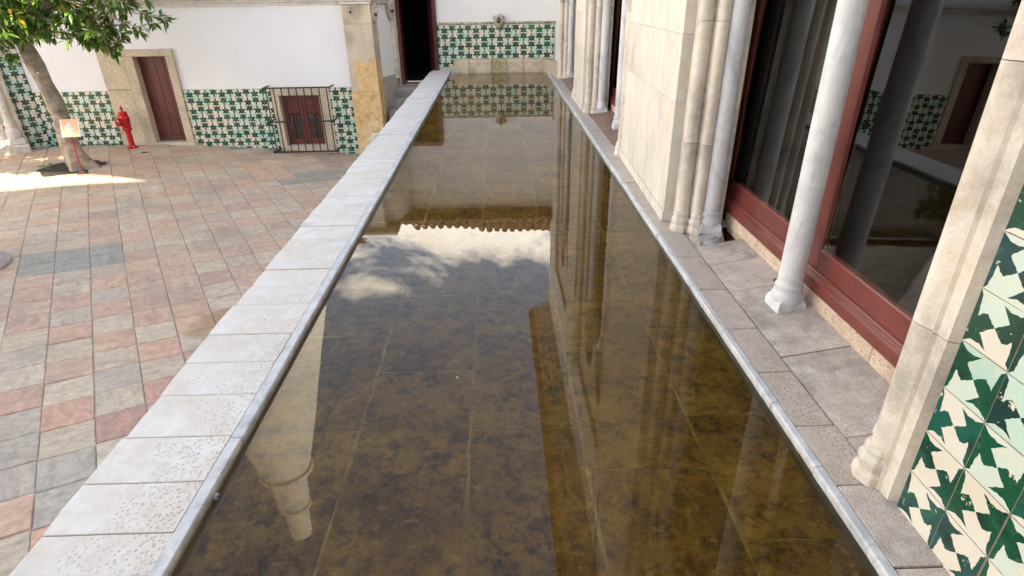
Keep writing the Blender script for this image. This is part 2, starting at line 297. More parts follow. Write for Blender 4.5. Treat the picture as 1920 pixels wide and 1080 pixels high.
# ------------------------------------------------------------------ mesh helpers
class MB:
    def __init__(s): s.v = []; s.f = []; s.mi = []
    def add(s, vs, fs, m=0, M=None):
        o = len(s.v)
        for v in vs:
            v = Vector(v); s.v.append(tuple(M @ v) if M else tuple(v))
        for f in fs: s.f.append([o+i for i in f]); s.mi.append(m)
        return s
    def box(s, x0, x1, y0, y1, z0, z1, m=0, M=None):
        return s.add([(x0, y0, z0), (x1, y0, z0), (x1, y1, z0), (x0, y1, z0), (x0, y0, z1), (x1, y0, z1), (x1, y1, z1), (x0, y1, z1)],
                     [(0, 3, 2, 1), (4, 5, 6, 7), (0, 1, 5, 4), (1, 2, 6, 5), (2, 3, 7, 6), (3, 0, 4, 7)], m, M)
    def prism(s, poly, a, b, axis='z', m=0, M=None):
        n = len(poly)
        mk = {'z': lambda p, t: (p[0], p[1], t), 'y': lambda p, t: (p[0], t, p[1]), 'x': lambda p, t: (t, p[0], p[1])}[axis]
        vs = [mk(p, a) for p in poly]+[mk(p, b) for p in poly]
        fs = [list(range(n))[::-1], list(range(n, 2*n))]+[(i, (i+1) % n, n+(i+1) % n, n+i) for i in range(n)]
        return s.add(vs, fs, m, M)
    def lathe(s, prof, n=20, c=(0, 0, 0), m=0, M=None, flute=None):
        vs = []; fs = []
        for k, (r, z) in enumerate(prof):
            for i in range(n):
                a = 2*math.pi*i/n; rr = r if not flute else flute(r, z, a)
                vs.append((c[0]+rr*math.cos(a), c[1]+rr*math.sin(a), c[2]+z))
        for k in range(len(prof)-1):
            for i in range(n): fs.append((k*n+i, k*n+(i+1) % n, (k+1)*n+(i+1) % n, (k+1)*n+i))
        fs.append(tuple(range(n))[::-1]); fs.append(tuple(range((len(prof)-1)*n, len(prof)*n)))
        return s.add(vs, fs, m, M)
    def tube(s, pts, radii, n=8, m=0, M=None):
        pts = [Vector(p) for p in pts]; vs = []; fs = []
        if not hasattr(radii, '__len__'): radii = [radii]*len(pts)
        up = Vector((0, 0, 1)); prev = None
        for k, p in enumerate(pts):
            d = (pts[min(k+1, len(pts)-1)]-pts[max(k-1, 0)]).normalized()
            if prev is None:
                a = d.cross(up if abs(d.z) < 0.95 else Vector((1, 0, 0))).normalized()
            else:
                a = (prev-d*prev.dot(d)).normalized()
            prev = a; b = d.cross(a)
            for i in range(n):
                t = 2*math.pi*i/n; vs.append(p+(a*math.cos(t)+b*math.sin(t))*radii[k])
        for k in range(len(pts)-1):
            for i in range(n): fs.append((k*n+i, k*n+(i+1) % n, (k+1)*n+(i+1) % n, (k+1)*n+i))
        fs.append(tuple(range(n))[::-1]); fs.append(tuple(range((len(pts)-1)*n, len(pts)*n)))
        return s.add(vs, fs, m, M)
    def mesh(s, name, mats, smooth=False, bevel=0.0, seg=1):
        me = bpy.data.meshes.new(name); me.from_pydata(s.v, [], s.f)
        for m in mats: me.materials.append(MAT[m])
        for p, i in zip(me.polygons, s.mi): p.material_index = i
        bm = bmesh.new(); bm.from_mesh(me)
        bmesh.ops.recalc_face_normals(bm, faces=bm.faces)
        if bevel:
            es = [e for e in bm.edges if len(e.link_faces) == 2 and e.calc_face_angle(0) > rad(25)]
            bmesh.ops.bevel(bm, geom=es, offset=bevel, segments=seg, affect='EDGES', profile=0.6, clamp_overlap=True)
        bm.to_mesh(me); bm.free()
        if smooth:
            for p in me.polygons: p.use_smooth = True
            try: me.set_sharp_from_angle(angle=rad(38))
            except Exception: pass
        return me
def link(name, me, parent=None, loc=None):
    o = bpy.data.objects.new(name, me); COL.objects.link(o)
    if parent is not None: o.parent = parent
    if loc is not None: o.location = loc
    return o
def off(parent):   # world offset of a chain of unrotated parents
    v = Vector((0, 0, 0))
    while parent is not None: v += parent.location; parent = parent.parent
    return v
def part(name, mb, mat, parent=None, smooth=False, bevel=0.0, seg=1, origin=None, label=None):
    """mesh given in world coordinates; origin = its own world origin"""
    org = Vector(origin) if origin is not None else (off(parent) if parent is not None else Vector((0, 0, 0)))
    mb.v = [tuple(Vector(v)-org) for v in mb.v]
    me = mb.mesh(name, [mat] if isinstance(mat, str) else mat, smooth, bevel, seg)
    o = link(name, me, parent, org-(off(parent) if parent is not None else Vector((0, 0, 0))))
    if label: o['label'] = label
    return o
def thing(name, label, cat, loc=(0, 0, 0), group=None):
    o = bpy.data.objects.new(name, None); COL.objects.link(o); o.location = loc; o.empty_display_size = 0.2
    o['label'] = label; o['category'] = cat
    if group: o['group'] = group
    return o
def tag(o, label, cat, group=None):
    o['label'] = label; o['category'] = cat
    if group: o['group'] = group
    return o
def struct(o): o['kind'] = 'structure'; return o

def gz(x):   # courtyard falls gently towards the pool wall
    t = x+5.7
    if t <= -0.6: return 0.0
    if t < 0.6: return -0.075*(t+0.6)**2/2.4
    return -0.075*t

# ------------------------------------------------------------------ GROUND: courtyard
gm = MB(); xs = [-60, -30, -16]+[-14+0.4*i for i in range(33)]+[-1.2, -1.02]; ys = [-40, -12, -4, 0, 4, 8, 12, 20, 40, 80]
for j, y in enumerate(ys):
    for x in xs: gm.v.append((x, y, gz(x)-0.008))
nx = len(xs)
for j in range(len(ys)-1):
    for i in range(nx-1): gm.f.append([j*nx+i, j*nx+i+1, (j+1)*nx+i+1, (j+1)*nx+i]); gm.mi.append(0)
ground = struct(part('courtyard_ground', gm, 'mortar'))
# land under the palace beyond the pool wall
gm = MB(); gm.box(-1.02, 60, -40, 80, -0.9, -0.45); struct(part('ground', gm, 'mortar'))

SL = 0.297; TH = rad(31.4); ca, sa = math.cos(TH), math.sin(TH)
def slab_mesh(k):
    r = random.Random(100+k); h = SL/2-0.0007; mb = MB()
    pts = []
    for (sx, sy) in ((-1, -1), (1, -1), (1, 1), (-1, 1)):
        pts.append((sx*h+r.uniform(-.0035, .002)*sx, sy*h+r.uniform(-.0035, .002)*sy))
    mid = []
    for i in range(4):
        a, b = pts[i], pts[(i+1) % 4]; mid.append(a); t = r.uniform(.35, .65); q = r.uniform(0, 0.003)
        cx, cy = a[0]*(1-t)+b[0]*t, a[1]*(1-t)+b[1]*t; l = math.hypot(cx, cy); mid.append((cx*(1-q/l), cy*(1-q/l)))
    n = len(mid); top = []
    vs = [(x, y, -0.03) for x, y in mid]+[(x, y, -0.006) for x, y in mid]+[(x*(1-0.006/SL*2), y*(1-0.006/SL*2), r.uniform(-0.001, 0.001)) for x, y in mid]
    fs = [tuple(range(2*n, 3*n))]
    for i in range(n):
        j = (i+1) % n; fs += [(i, j, n+j, n+i), (n+i, n+j, 2*n+j, 2*n+i)]
    mb.add(vs, fs); return mb
slab_me = [slab_mesh(k).mesh('paving_slab', ['paving_slab']) for k in range(7)]
slab_raw = [slab_mesh(k) for k in range(7)]
PINK = [(0.46, 0.255, 0.195), (0.37, 0.205, 0.17), (0.50, 0.285, 0.21), (0.47, 0.31, 0.235)]
BEIGE = [(0.47, 0.42, 0.33), (0.44, 0.39, 0.31), (0.50, 0.44, 0.36), (0.46, 0.38, 0.30)]
GREY = [(0.35, 0.335, 0.31), (0.32, 0.305, 0.28), (0.40, 0.37, 0.34)]
def pick(r, l): c = r.choice(l); k = r.uniform(0.92, 1.1); return tuple(x*k for x in c)
def lerp(a, b, t): return tuple(x*(1-t)+y*t for x, y in zip(a, b))
def project(p):
    d = Vector(p)-Vector((0, 0, 2.30)); z = d.dot(_fwd)
    if z < 0.05: return None
    return (960+1091.67*d.dot(_right)/z, 540-1091.67*d.dot(_up)/z, z)
cells = []
PIT = (-6.62, 9.22)
def in_pit(x, y):   # soil opening round the tree
    return (x+6.62)**2/0.40**2+(y-9.05)**2/0.42**2 < 1
for i in range(-45, 25):
    for j in range(-20, 60):
        jj = j+(0.0 if i % 2 else 0.06)
        u, v = (i+0.5)*SL-0.695, (jj+0.5)*SL
        x, y = u*ca-v*sa, u*sa+v*ca
        if x > -1.35 or x < -9.6 or y > 10.55 or y < 0.9: continue
        if x+y < -1 or (x < -7.7 and (y-10.5) > (x+7.9)*1.0-0.05): continue
        if in_pit(x, y): continue
        q = project((x, y, gz(x)))
        if not q: continue
        if q[0] < -140 or q[0] > 1000 or q[1] > 1250 or q[1] < 150: continue
        if q[1] > 140 and q[0] > 800-(q[1]-142)*0.83+110: continue
        cells.append((i, j, x, y, 1/q[2]**3*(y+0.1)))
cells.sort(key=lambda c: -c[4])
farmb = MB(); farcol = []
for k, (i, j, x, y, _) in enumerate(cells):
    r = random.Random(i*1000+j)
    base = 0 if (i+j) % 2 else 1
    d = math.hypot(x, y); mixf = min(1, max(0, (d-3.6)/3.0))
    a = r.random()
    if r.random() < 0.55*mixf: base = 1-base
    c = pick(r, PINK) if base == 0 else (pick(r, BEIGE) if a < 0.80 else pick(r, GREY))
    if base == 0 and a > 0.9: c = pick(r, GREY)
    c = lerp(c, (0.45, 0.345, 0.26), mixf*0.6)
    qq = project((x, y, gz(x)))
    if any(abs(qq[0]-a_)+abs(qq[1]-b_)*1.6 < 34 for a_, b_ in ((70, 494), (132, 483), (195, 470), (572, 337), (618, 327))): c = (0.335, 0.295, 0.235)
    else:
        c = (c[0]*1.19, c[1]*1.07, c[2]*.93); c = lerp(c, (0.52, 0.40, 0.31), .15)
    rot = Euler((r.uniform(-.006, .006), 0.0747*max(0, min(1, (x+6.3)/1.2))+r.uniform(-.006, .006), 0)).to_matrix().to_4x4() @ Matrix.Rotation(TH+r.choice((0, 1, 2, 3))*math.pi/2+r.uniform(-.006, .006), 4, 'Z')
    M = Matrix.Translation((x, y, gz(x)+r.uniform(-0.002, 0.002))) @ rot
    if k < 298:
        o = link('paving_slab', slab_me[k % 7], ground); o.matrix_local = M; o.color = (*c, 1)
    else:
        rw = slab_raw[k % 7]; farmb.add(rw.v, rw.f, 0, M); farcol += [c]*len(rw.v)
if farmb.v:
    me = bpy.data.meshes.new('paving_far'); me.from_pydata(farmb.v, [], farmb.f); me.materials.append(MAT['paving_far'])
    at = me.color_attributes.new('slab', 'FLOAT_COLOR', 'POINT')
    for i, c in enumerate(farcol): at.data[i].color = (*c, 1)
    fo = link('distant_paving', me, ground); fo['kind'] = 'stuff'

# ------------------------------------------------------------------ POOL
WZ = 1.02
PX0, PX1, PY0, PY1 = -0.838, 0.911, -0.7, 11.37
basin = MB(); basin.box(PX0, PX1, PY0, PY1, 0.70, 0.983); basin_o = struct(part('pool_basin', basin, 'pool_joint'))
bx = [-0.84, -0.491, -0.1145, 0.255, 0.634, 0.92]
for ci in range(5):
    r = random.Random(50+ci); y = PY0+r.uniform(-.3, 0)
    while y < PY1:
        ln = r.uniform(0.42, 0.72); y0, y1 = max(PY0, y), min(PY1, y+ln); y += ln
        if y1-y0 < 0.05: continue
        x0, x1 = max(PX0, bx[ci])+0.006, min(PX1, bx[ci+1])-0.006
        w = lambda: r.uniform(-.005, .005)
        mb = MB(); pl = []; cs = [(x0, y0+.005), (x1, y0+.005), (x1, y1-.005), (x0, y1-.005)]
        for q in range(4):
            (ax, ay), (bx_, by) = cs[q], cs[(q+1) % 4]
            for f in range(6): pl.append((ax+(bx_-ax)*f/6+w(), ay+(by-ay)*f/6+w()))
        mb.prism(pl, 0.95, 0.985)
        part('bottom_slab', mb, 'pool_slab', basin_o, origin=((x0+x1)/2, (y0+y1)/2, 0.97))
wm = MB(); nyw = 24
wm.add([(PX0, PY0, WZ), (PX1, PY0, WZ), (PX1, PY1, WZ), (PX0, PY1, WZ)], [(0, 1, 2, 3)])
struct(part('water', wm, 'water'))

# left pool wall with coping
par = thing('pool_wall', 'low pool wall capped with pale pitted limestone coping slabs beside the courtyard', 'pool wall', (-1.02, 5.3, -0.3))
mb = MB(); mb.box(-1.19, -0.862, PY0-.2, 11.36, -0.5, 0.985); part('wall', mb, 'plaster', par)
mb = MB(); mb.box(-0.86, PX0-0.004, PY0-.2, 11.36, 0.70, .925); part('wet_side', mb, 'pool_side', par)
js = [0.62, 0.80, 0.971, 1.10, 1.28, 1.475, 1.695, 1.90, 2.107, 2.365, 2.556, 2.75, 2.95, 3.17]
while js[-1] < 11.0: js.append(js[-1]+R.uniform(0.17, 0.27))
js[-1] = 11.365
js = [-0.9, -0.5, -0.1, 0.3]+js
for a, b in zip(js, js[1:]):
    r = R
    g = 0.0016; x0 = -1.215+r.uniform(-.006, .005); x1 = -0.874+r.uniform(-.002, .002); zt = 1.052+r.uniform(-.002, .002)
    mb = MB(); q = lambda: r.uniform(-.004, .004)
    pl = [(x0+q(), a+g), ((x0+x1)/2, a+g+q()*.3), (x1, a+g), (x1, b-g), ((x0+x1)/2, b-g+q()*.3), (x0+q(), b-g), (x0+q()-.002, (a+b)/2)]
    mb.prism(pl, 0.985, zt); part('coping_slab', mb, 'coping_stone', par, bevel=0.0035, seg=2, origin=((x0+x1)/2, (a+b)/2, zt))
ly = -0.9
while ly < 11.36:
    l = R.uniform(0.30, 0.62); y1 = min(11.36, ly+l); t = R.uniform(-.0015, .0015)
    mb = MB(); mb.prism([(-0.873, 0.93), (-0.873, 1.0515), (-0.8405, 1.0505), (-0.838+t, 1.0485), (-0.836+t, 0.93)], ly+.0012, y1-.0012, 'y')
    part('lip_stone', mb, 'marble_lip', par, bevel=0.003, origin=(-0.85, (ly+y1)/2, 1.04)); ly = y1
mb = MB(); mb.box(-1.265, -1.20, 5.72, 5.98, 0.55, 1.058); part('end_block', mb, 'frame_stone', par, bevel=0.008)
mb = MB(); mb.box(-1.27, -0.875, 5.965, 6.0, 1.03, 1.064); part('joint_ridge', mb, 'coping_stone', par, bevel=0.006)
# metal outlet at the waterline
rg = MB(); rg.lathe([(0.003, 0), (0.009, 0), (0.0105, 0.003), (0.010, 0.012), (0.007, 0.012), (0.006, 0.004), (0.002, 0.003)], 20, M=Matrix.Translation((-0.836, 1.245, 1.024)) @ Matrix.Rotation(rad(90), 4, 'Y'))
tag(part('pool_outlet', rg, 'grey_metal', None, smooth=True, origin=(-0.836, 1.245, 1.024)), 'small round metal outlet in the pool lip at the waterline', 'outlet')

# right ledge
led = thing('pool_ledge', 'stone ledge of worn slabs between the pool and the glazed doors', 'ledge', (1.1, 5.2, 0.3))
mb = MB(); mb.box(PX1+0.006, 1.325, PY0-.2, 11.36, 0.3, 0.988); part('bed', mb, 'pool_side', led)
ly = -0.9
while ly < 10.9:
    l = R.uniform(0.30, 0.7); y1 = min(10.95, ly+l); t = R.uniform(-.002, .002)
    mb = MB(); mb.prism([(0.910+t, 0.90), (0.910+t, 1.0405), (0.9115+t, 1.0455), (0.914+t, 1.0475), (0.9345, 1.0485), (0.9345, 0.90)], ly+.0012, y1-.0012, 'y')
    part('lip_stone', mb, 'marble_lip_right', led, bevel=0.0015, origin=(0.9, (ly+y1)/2, 1.04)); ly = y1
rows = [-0.9, -.4, .0, .35, .66, .93, 1.195, 1.45, 1.75, 2.06, 2.42, 2.80, 3.16, 3.5]
while rows[-1] < 10.6: rows.append(rows[-1]+R.uniform(0.28, 0.42))
for a, b in zip(rows, rows[1:]):
    x1 = 1.066+R.uniform(-.003, .001) if a > 1.1 else 1.10
    mb = MB(); mb.box(0.936, x1, a+.002, min(b, 11.2)-.002, 0.99, 1.048+R.uniform(-.002, .002)); part('ledge_slab', mb, 'ledge_pitted' if a > 1.1 else 'ledge_stone', led, bevel=0.005, seg=2, origin=(1.0, (a+b)/2, 1.05))
for lst, mt in (([1.15, 1.39, 1.845, 2.39, 2.69, 2.935, 3.335], 'ledge_stone'), ([5.0, 5.5, 5.95, 6.4, 6.72, 7.13], 'ledge_stone_red'), ([8.2, 8.7, 9.2, 9.7, 10.32], 'ledge_stone_red')):
    for a, b in zip(lst, lst[1:]):
        z = 1.046+R.uniform(-.002, .002)-(0.006 if (a, b) == (2.935, 3.335) else 0)
        mb = MB(); mb.prism([(1.0685, .99), (1.34, .99), (1.34, z+.046), (1.0685, z)], a+.002, b-.002, 'y'); part('ledge_slab', mb, mt, led, bevel=0.004, seg=2, origin=(1.22, (a+b)/2, 1.05))
pd = MB(); pd.add([*[(x_, y_, 1.0435+(x_-1.072)*.1716) for x_, y_ in ((1.095, 2.945), (1.16, 2.938), (1.26, 2.942), (1.322, 2.94), (1.324, 3.13), (1.10, 3.12), (1.075, 3.06))]], [tuple(range(7))])
struct(part('puddle', pd, 'puddle'))

# ------------------------------------------------------------------ azulejo tiles
HALF = [(0, 1), (.15, .905), (.33, .888), (.507, .945), (.38, .82), (.27, .705), (.385, .605), (.5, .5), (.385, .405), (.275, .335), (.19, .39), (.12, .465), (.095, .27), (.075, .08), (0, 0)]
def tile_mesh(k, s, mirror, dens, t=0.012):
    r = random.Random(900+k*3+int(mirror)); jit = 0.010 if dens else 0.004
    def chain(rot):
        pts = [(1-u, 1-v) if rot else (u, v) for u, v in HALF]
        if not dens: return [p if i in (0, 7, 14) else (p[0]+r.uniform(-jit, jit), p[1]+r.uniform(-jit, jit)) for i, p in enumerate(pts) if i in (0, 1, 3, 5, 7, 9, 11, 13, 14)], 4
        o = []; ci = 0
        for i in range(len(pts)-1):
            a, b = pts[i], pts[i+1]
            if i == 7: ci = len(o)
            for q in range(3):
                f = q/3; p = (a[0]*(1-f)+b[0]*f, a[1]*(1-f)+b[1]*f)
                keep = (i in (0, 7) and q == 0)
                o.append(p if keep else (min(.99, max(.01, p[0]+r.uniform(-jit, jit))), min(.99, max(.01, p[1]+r.uniform(-jit, jit)))))
        o.append(pts[-1]); return o, ci
    c1, k1 = chain(False); c2, k2 = chain(True)
    # c1: (0,1)->centre->(0,0); c2: (1,0)->centre->(1,1)
    P = []; idx = {}
    def vi(p):
        if p not in idx: idx[p] = len(P); P.append(p)
        return idx[p]
    a1 = [vi(p) for p in c1]; a2 = [vi(p) for p in c2]
    cen = a1[k1]; a2[k2] = cen
    dark1 = a1; dark2 = a2
    lightA = a1[k1:]+a2[:k2]                     # centre -> (0,0) -> (1,0) -> centre
    lightB = a2[k2:]+a1[:k1]                     # centre -> (1,1) -> (0,1) -> centre
    mb = MB(); h = s-0.003; o = 0.0015
    vs = [(o+(1-p[0] if mirror else p[0])*h, -t, o+p[1]*h) for p in P]
    mb.add(vs, [dark1], 0); mb.f.append(dark2); mb.mi.append(0); mb.f.append(lightA); mb.mi.append(1); mb.f.append(lightB); mb.mi.append(2)
    b = len(mb.v); mb.v += [(o, 0, o), (o+h, 0, o), (o+h, 0, o+h), (o, 0, o+h), (o, -t, o), (o+h, -t, o), (o+h, -t, o+h), (o, -t, o+h)]
    for i in range(4): j = (i+1) % 4; mb.f.append([b+i, b+j, b+4+j, b+4+i]); mb.mi.append(3)
    me = bpy.data.meshes.new('tile'); me.from_pydata(mb.v, [], mb.f)
    for q in ('glaze_green', 'glaze_a', 'glaze_b', 'tile_body'): me.materials.append(MAT[q])
    for p, i in zip(me.polygons, mb.mi): p.material_index = i
    bm = bmesh.new(); bm.from_mesh(me)
    for f in bm.faces:
        if f.material_index < 3 and f.normal.y > 0: f.normal_flip()
    bm.to_mesh(me); bm.free(); return me
TILES = {}
def tile(parent, pos, rotz, size, flip, dens=False, tint=None):
    key = (round(size, 4), flip, dens)
    if key not in TILES: TILES[key] = [tile_mesh(k, size, flip, dens) for k in range(6 if dens else 3)]
    o = link('tile', R.choice(TILES[key]), parent, Vector(pos)-off(parent))
    o.rotation_euler = (R.uniform(-.006, .006), R.uniform(-.006, .006), rotz+R.uniform(-.008, .008))
    la = R.choice((R.uniform(.2, .48), R.uniform(.5, .8), R.uniform(.5, 1))) if dens else R.choice((R.uniform(0, .4), R.uniform(.5, 1)))
    o.color = (R.random(), la, R.choice((la, R.random())), 1) if tint is None else tint
    return o

# ------------------------------------------------------------------ COURTYARD BUILDING (faces the camera, left)
CW = 10.60
cb = thing('courtyard_building', 'white courtyard building with green leaf tiles, plank door and corner pillar', 'building', (-5.0, 10.7, 0))
DX0, DX1, DZ1 = -6.06, -5.52, 1.45
WX0, WX1, WZ0, WZ1 = -3.765, -3.08, -0.07, 0.785
mb = MB(); TOPZ = 3.75
mb.box(-8.1, DX0-.02, CW, CW+.45, -0.5, TOPZ); mb.box(DX1+.02, WX0-.02, CW, CW+.45, -0.5, TOPZ); mb.box(WX1+.02, -2.2, CW, CW+.45, -0.5, TOPZ)
mb.box(DX0-.02, DX1+.02, CW, CW+.45, DZ1+.02, TOPZ); mb.box(WX0-.02, WX1+.02, CW, CW+.45, WZ1+.02, TOPZ); mb.box(WX0-.02, WX1+.02, CW, CW+.45, -0.5, WZ0-.02)
part('wall', mb, 'plaster', cb)
mb = MB(); mb.box(-7.95, -2.2, CW+.452, CW+.6, -.5, TOPZ); part('inner_wall', mb, 'dark_room', cb)
# grout bed behind the dado
mb = MB()
for a, b in ((-7.92, -6.62), (-5.42, -3.87), (-2.92, -2.44)): mb.box(a, b, CW-.006, CW-.0005, -.4, 0.914)
part('tile_bed', mb, 'grout', cb)
TS = 0.139; zt = 0.912
cols = int((7.925-2.46)/TS)
for ci in range(cols):
    x0 = -7.925+ci*TS; xc = x0+TS/2
    if -6.60 < xc < -5.44 or -3.86 < xc < -2.92: continue
    for ri in range(9):
        z0 = zt-(ri+1)*TS
        if z0+TS < gz(xc)-.01: continue
        tile(cb, (x0, CW-.004, z0), 0, TS, bool((ci+ri+(1 if ri > 1 and ri % 5 == 1 else 0)) % 2))
# pilaster left of the door and door surround
mb = MB(); mb.box(-6.64, -6.225, CW-.035, CW+.05, 0.0-.05, 0.925); part('pilaster_block', mb, 'frame_stone', cb, bevel=.004)
mb = MB(); mb.box(-6.64, -6.225, CW-.035, CW+.05, 0.930, 2.17); part('pilaster_block', mb, 'frame_stone', cb, bevel=.004)
mb = MB(); mb.box(-6.22, DX0, CW-.045, CW+.22, -.05, DZ1); part('door_jamb', mb, 'frame_stone', cb, bevel=.006)
mb = MB(); mb.box(DX1, -5.385, CW-.045, CW+.22, -.12, DZ1); part('door_jamb', mb, 'frame_stone', cb, bevel=.006)
mb = MB(); mb.box(-6.22, -5.385, CW-.046, CW+.22, DZ1+.002, 1.563); part('door_lintel', mb, 'frame_stone', cb, bevel=.006)
mb = MB(); mb.box(-6.10, -5.36, CW-.075, CW+.25, -.14, 0.032); part('door_sill', mb, 'frame_stone', cb, bevel=.008)
door = MB(); door.box(DX0-.01, DX1+.01, CW+.13, CW+.16, .03, DZ1+.01); door = part('door', door, 'black', cb)
pw = (DX1-DX0)/4
for i in range(4):
    mb = MB(); mb.box(DX0+i*pw+.0015, DX0+(i+1)*pw-.0015, CW+.105, CW+.13, .13, DZ1); part('plank', mb, 'door_red', door, bevel=.004)
mb = MB(); mb.box(DX0+.001, DX1-.001, CW+.10, CW+.13, .033, .127); part('bottom_rail', mb, 'door_red', door, bevel=.004)
# low window
mb = MB(); mb.box(-3.885, WX0, CW-.03, CW+.2, WZ0, WZ1); part('window_jamb', mb, 'frame_stone', cb, bevel=.005)
mb = MB(); mb.box(WX1, -2.888, CW-.03, CW+.2, WZ0-.05, WZ1); part('window_jamb', mb, 'frame_stone', cb, bevel=.005)
mb = MB(); mb.box(-3.885, -2.888, CW-.031, CW+.2, WZ1+.001, .905); part('window_lintel', mb, 'frame_stone', cb, bevel=.005)
mb = MB(); mb.box(-3.885, -2.888, CW-.032, CW+.2, -.26, WZ0-.001); part('window_sill', mb, 'frame_stone', cb, bevel=.005)
fw = MB(); t = .022
fw.box(WX0, WX0+t, CW+.10, CW+.15, WZ0, WZ1); fw.box(WX1-t, WX1, CW+.10, CW+.15, WZ0, WZ1); fw.box(WX0+t, WX1-t, CW+.10, CW+.15, WZ1-t, WZ1); fw.box(WX0+t, WX1-t, CW+.10, CW+.15, WZ0, WZ0+t)
win = part('window', fw, 'window_red', cb)
xm = (WX0+WX1)/2; zA, zB = WZ0+.10, WZ0+.54
for sgn, (a, b) in ((0, (WX0+t, xm-.004)), (1, (xm+.004, WX1-t))):
    c = MB(); y0, y1 = CW+.08, CW+.115; st = .052; z0, z1 = WZ0+t, WZ1-t
    c.box(a, a+st, y0, y1, z0, z1); c.box(b-st, b, y0, y1, z0, z1)
    c.box(a+st, b-st, y0, y1, z0, zA); c.box(a+st, b-st, y0, y1, zB, zB+.055); c.box(a+st, b-st, y0, y1, z1-.05, z1)
    mx_ = (a+b)/2; c.box(mx_-.011, mx_+.011, y0+.008, y1-.002, zA, zB)
    dz = (zB-zA)/3
    for k in (1, 2): c.box(a+st, mx_-.011, y0+.009, y1-.003, zA+dz*k-.009, zA+dz*k+.009); c.box(mx_+.011, b-st, y0+.009, y1-.003, zA+dz*k-.009, zA+dz*k+.009)
    part('casement', c, 'window_red', win, bevel=.002)
    p = MB(); p.box(a+st, b-st, y0+.012, y1-.008, zB+.055, z1-.05); p.box(a+st+.02, b-st-.02, y0+.004, y0+.0125, zB+.075, z1-.07); part('panel', p, 'window_red', win, bevel=.002)
    for k in range(3):
        for (u0, u1) in ((a+st, mx_-.011), (mx_+.011, b-st)):
            g = MB(); g.box(u0, u1, y0+.018, y0+.021, zA+dz*k, zA+dz*(k+1)); part('pane', g, 'glass', win)
mb = MB(); mb.tube([(xm+.004, CW+.07, WZ0+.02), (xm-.02, CW+.055, WZ0-.03), (xm-.05, CW+.03, WZ0-.06)], .008, 6); part('latch', mb, 'rust', win)
# cornice
def cornice(mb, a, b, yf, z):
    prof = [(0, 0), (-.015, .0), (-.02, .03), (-.045, .05), (-.045, .065), (-.065, .09), (-.10, .10), (-.10, .15), (0, .18)]
    return mb.prism([(yf+p[0], z+p[1]) for p in prof], a, b, 'x')
mb = MB(); cornice(mb, -6.7, -2.47, CW, 2.19); part('cornice', mb, 'cornice_stone', cb)
# upper left little window
mb = MB(); mb.box(-7.62, -7.17, CW-.03, CW+.05, 1.80, 2.75); part('upper_window_frame', mb, 'frame_stone', cb, bevel=.005)
mb = MB(); mb.box(-7.53, -7.26, CW-.034, CW-.0305, 1.87, 2.68); o = part('upper_window', mb, 'black', cb)
mb = MB(); mb.box(-7.53, -7.50, CW-.05, CW-.034, 1.87, 2.68); mb.box(-7.29, -7.26, CW-.05, CW-.034, 1.87, 2.68); mb.box(-7.50, -7.29, CW-.05, CW-.034, 1.87, 1.90); part('upper_sash', mb, 'window_red', cb)
# corner pillar
PXa, PXb, PYf = -2.46, -2.0, 10.42
O_ = (PXa, PYf, -0.25)
for z0, z1, e in ((-.45, .845, .012), (.847, 1.9, 0), (1.902, 2.19, 0.0)):
    mb = MB(); mb.box(PXa-e, PXb+e, PYf-e, 10.9, z0, z1); part('pillar_block', mb, 'pillar_stone', cb, bevel=.007, seg=2, origin=O_)
mb = MB(); prof = [(0, 0), (-.012, 0), (-.018, .03), (-.04, .05), (-.04, .065), (-.06, .09), (-.09, .10), (-.09, .15), (0, .18)]
mb.box(PXa-.02, PXb+.02, PYf-.02, 10.95, 2.191, 2.235); mb.box(PXa-.045, PXb+.045, PYf-.045, 10.95, 2.236, 2.27); mb.box(PXa-.08, PXb+.08, PYf-.08, 10.95, 2.271, 2.36); part('pillar_cornice', mb, 'cornice_stone', cb, bevel=.006)
# splayed side wall to the doorway
sd_ = [(PXb-.03, 10.87), (-1.80, 11.50), (-2.1, 11.7), (-2.35, 10.9)]
mb = MB(); mb.prism(sd_, 1.02, 2.2); part('side_wall', mb, 'plaster', cb)
mb = MB(); mb.prism(sd_, 2.2, 3.7); part('side_wall_upper', mb, 'plaster', cb)
mb = MB(); mb.prism([(PXb-.005, 10.86), (-1.79, 11.50), (-2.1, 11.7), (-2.35, 10.9)], -.5, 1.02); part('side_dado', mb, 'render_grey', cb, bevel=.004)
mb = MB(); mb.prism([(PXb+.03, 10.86), (-1.76, 11.50), (-2.1, 11.7), (-2.35, 10.9)], 2.2, 2.25); mb.prism([(PXb+.06, 10.86), (-1.73, 11.50), (-2.1, 11.7), (-2.35, 10.9)], 2.25, 2.36); part('side_cornice', mb, 'cornice_stone', cb)
# finial over the pillar
fi = MB(); fi.lathe([(.0, 0), (.13, 0), (.13, .12), (.09, .16), (.07, .3), (.12, .36), (.14, .44), (.10, .52), (.05, .6), (.08, .64), (.05, .70), (.0, .74)], 14, (-2.05, 10.55, 2.361)); part('finial', fi, 'fountain_stone', cb, smooth=True)
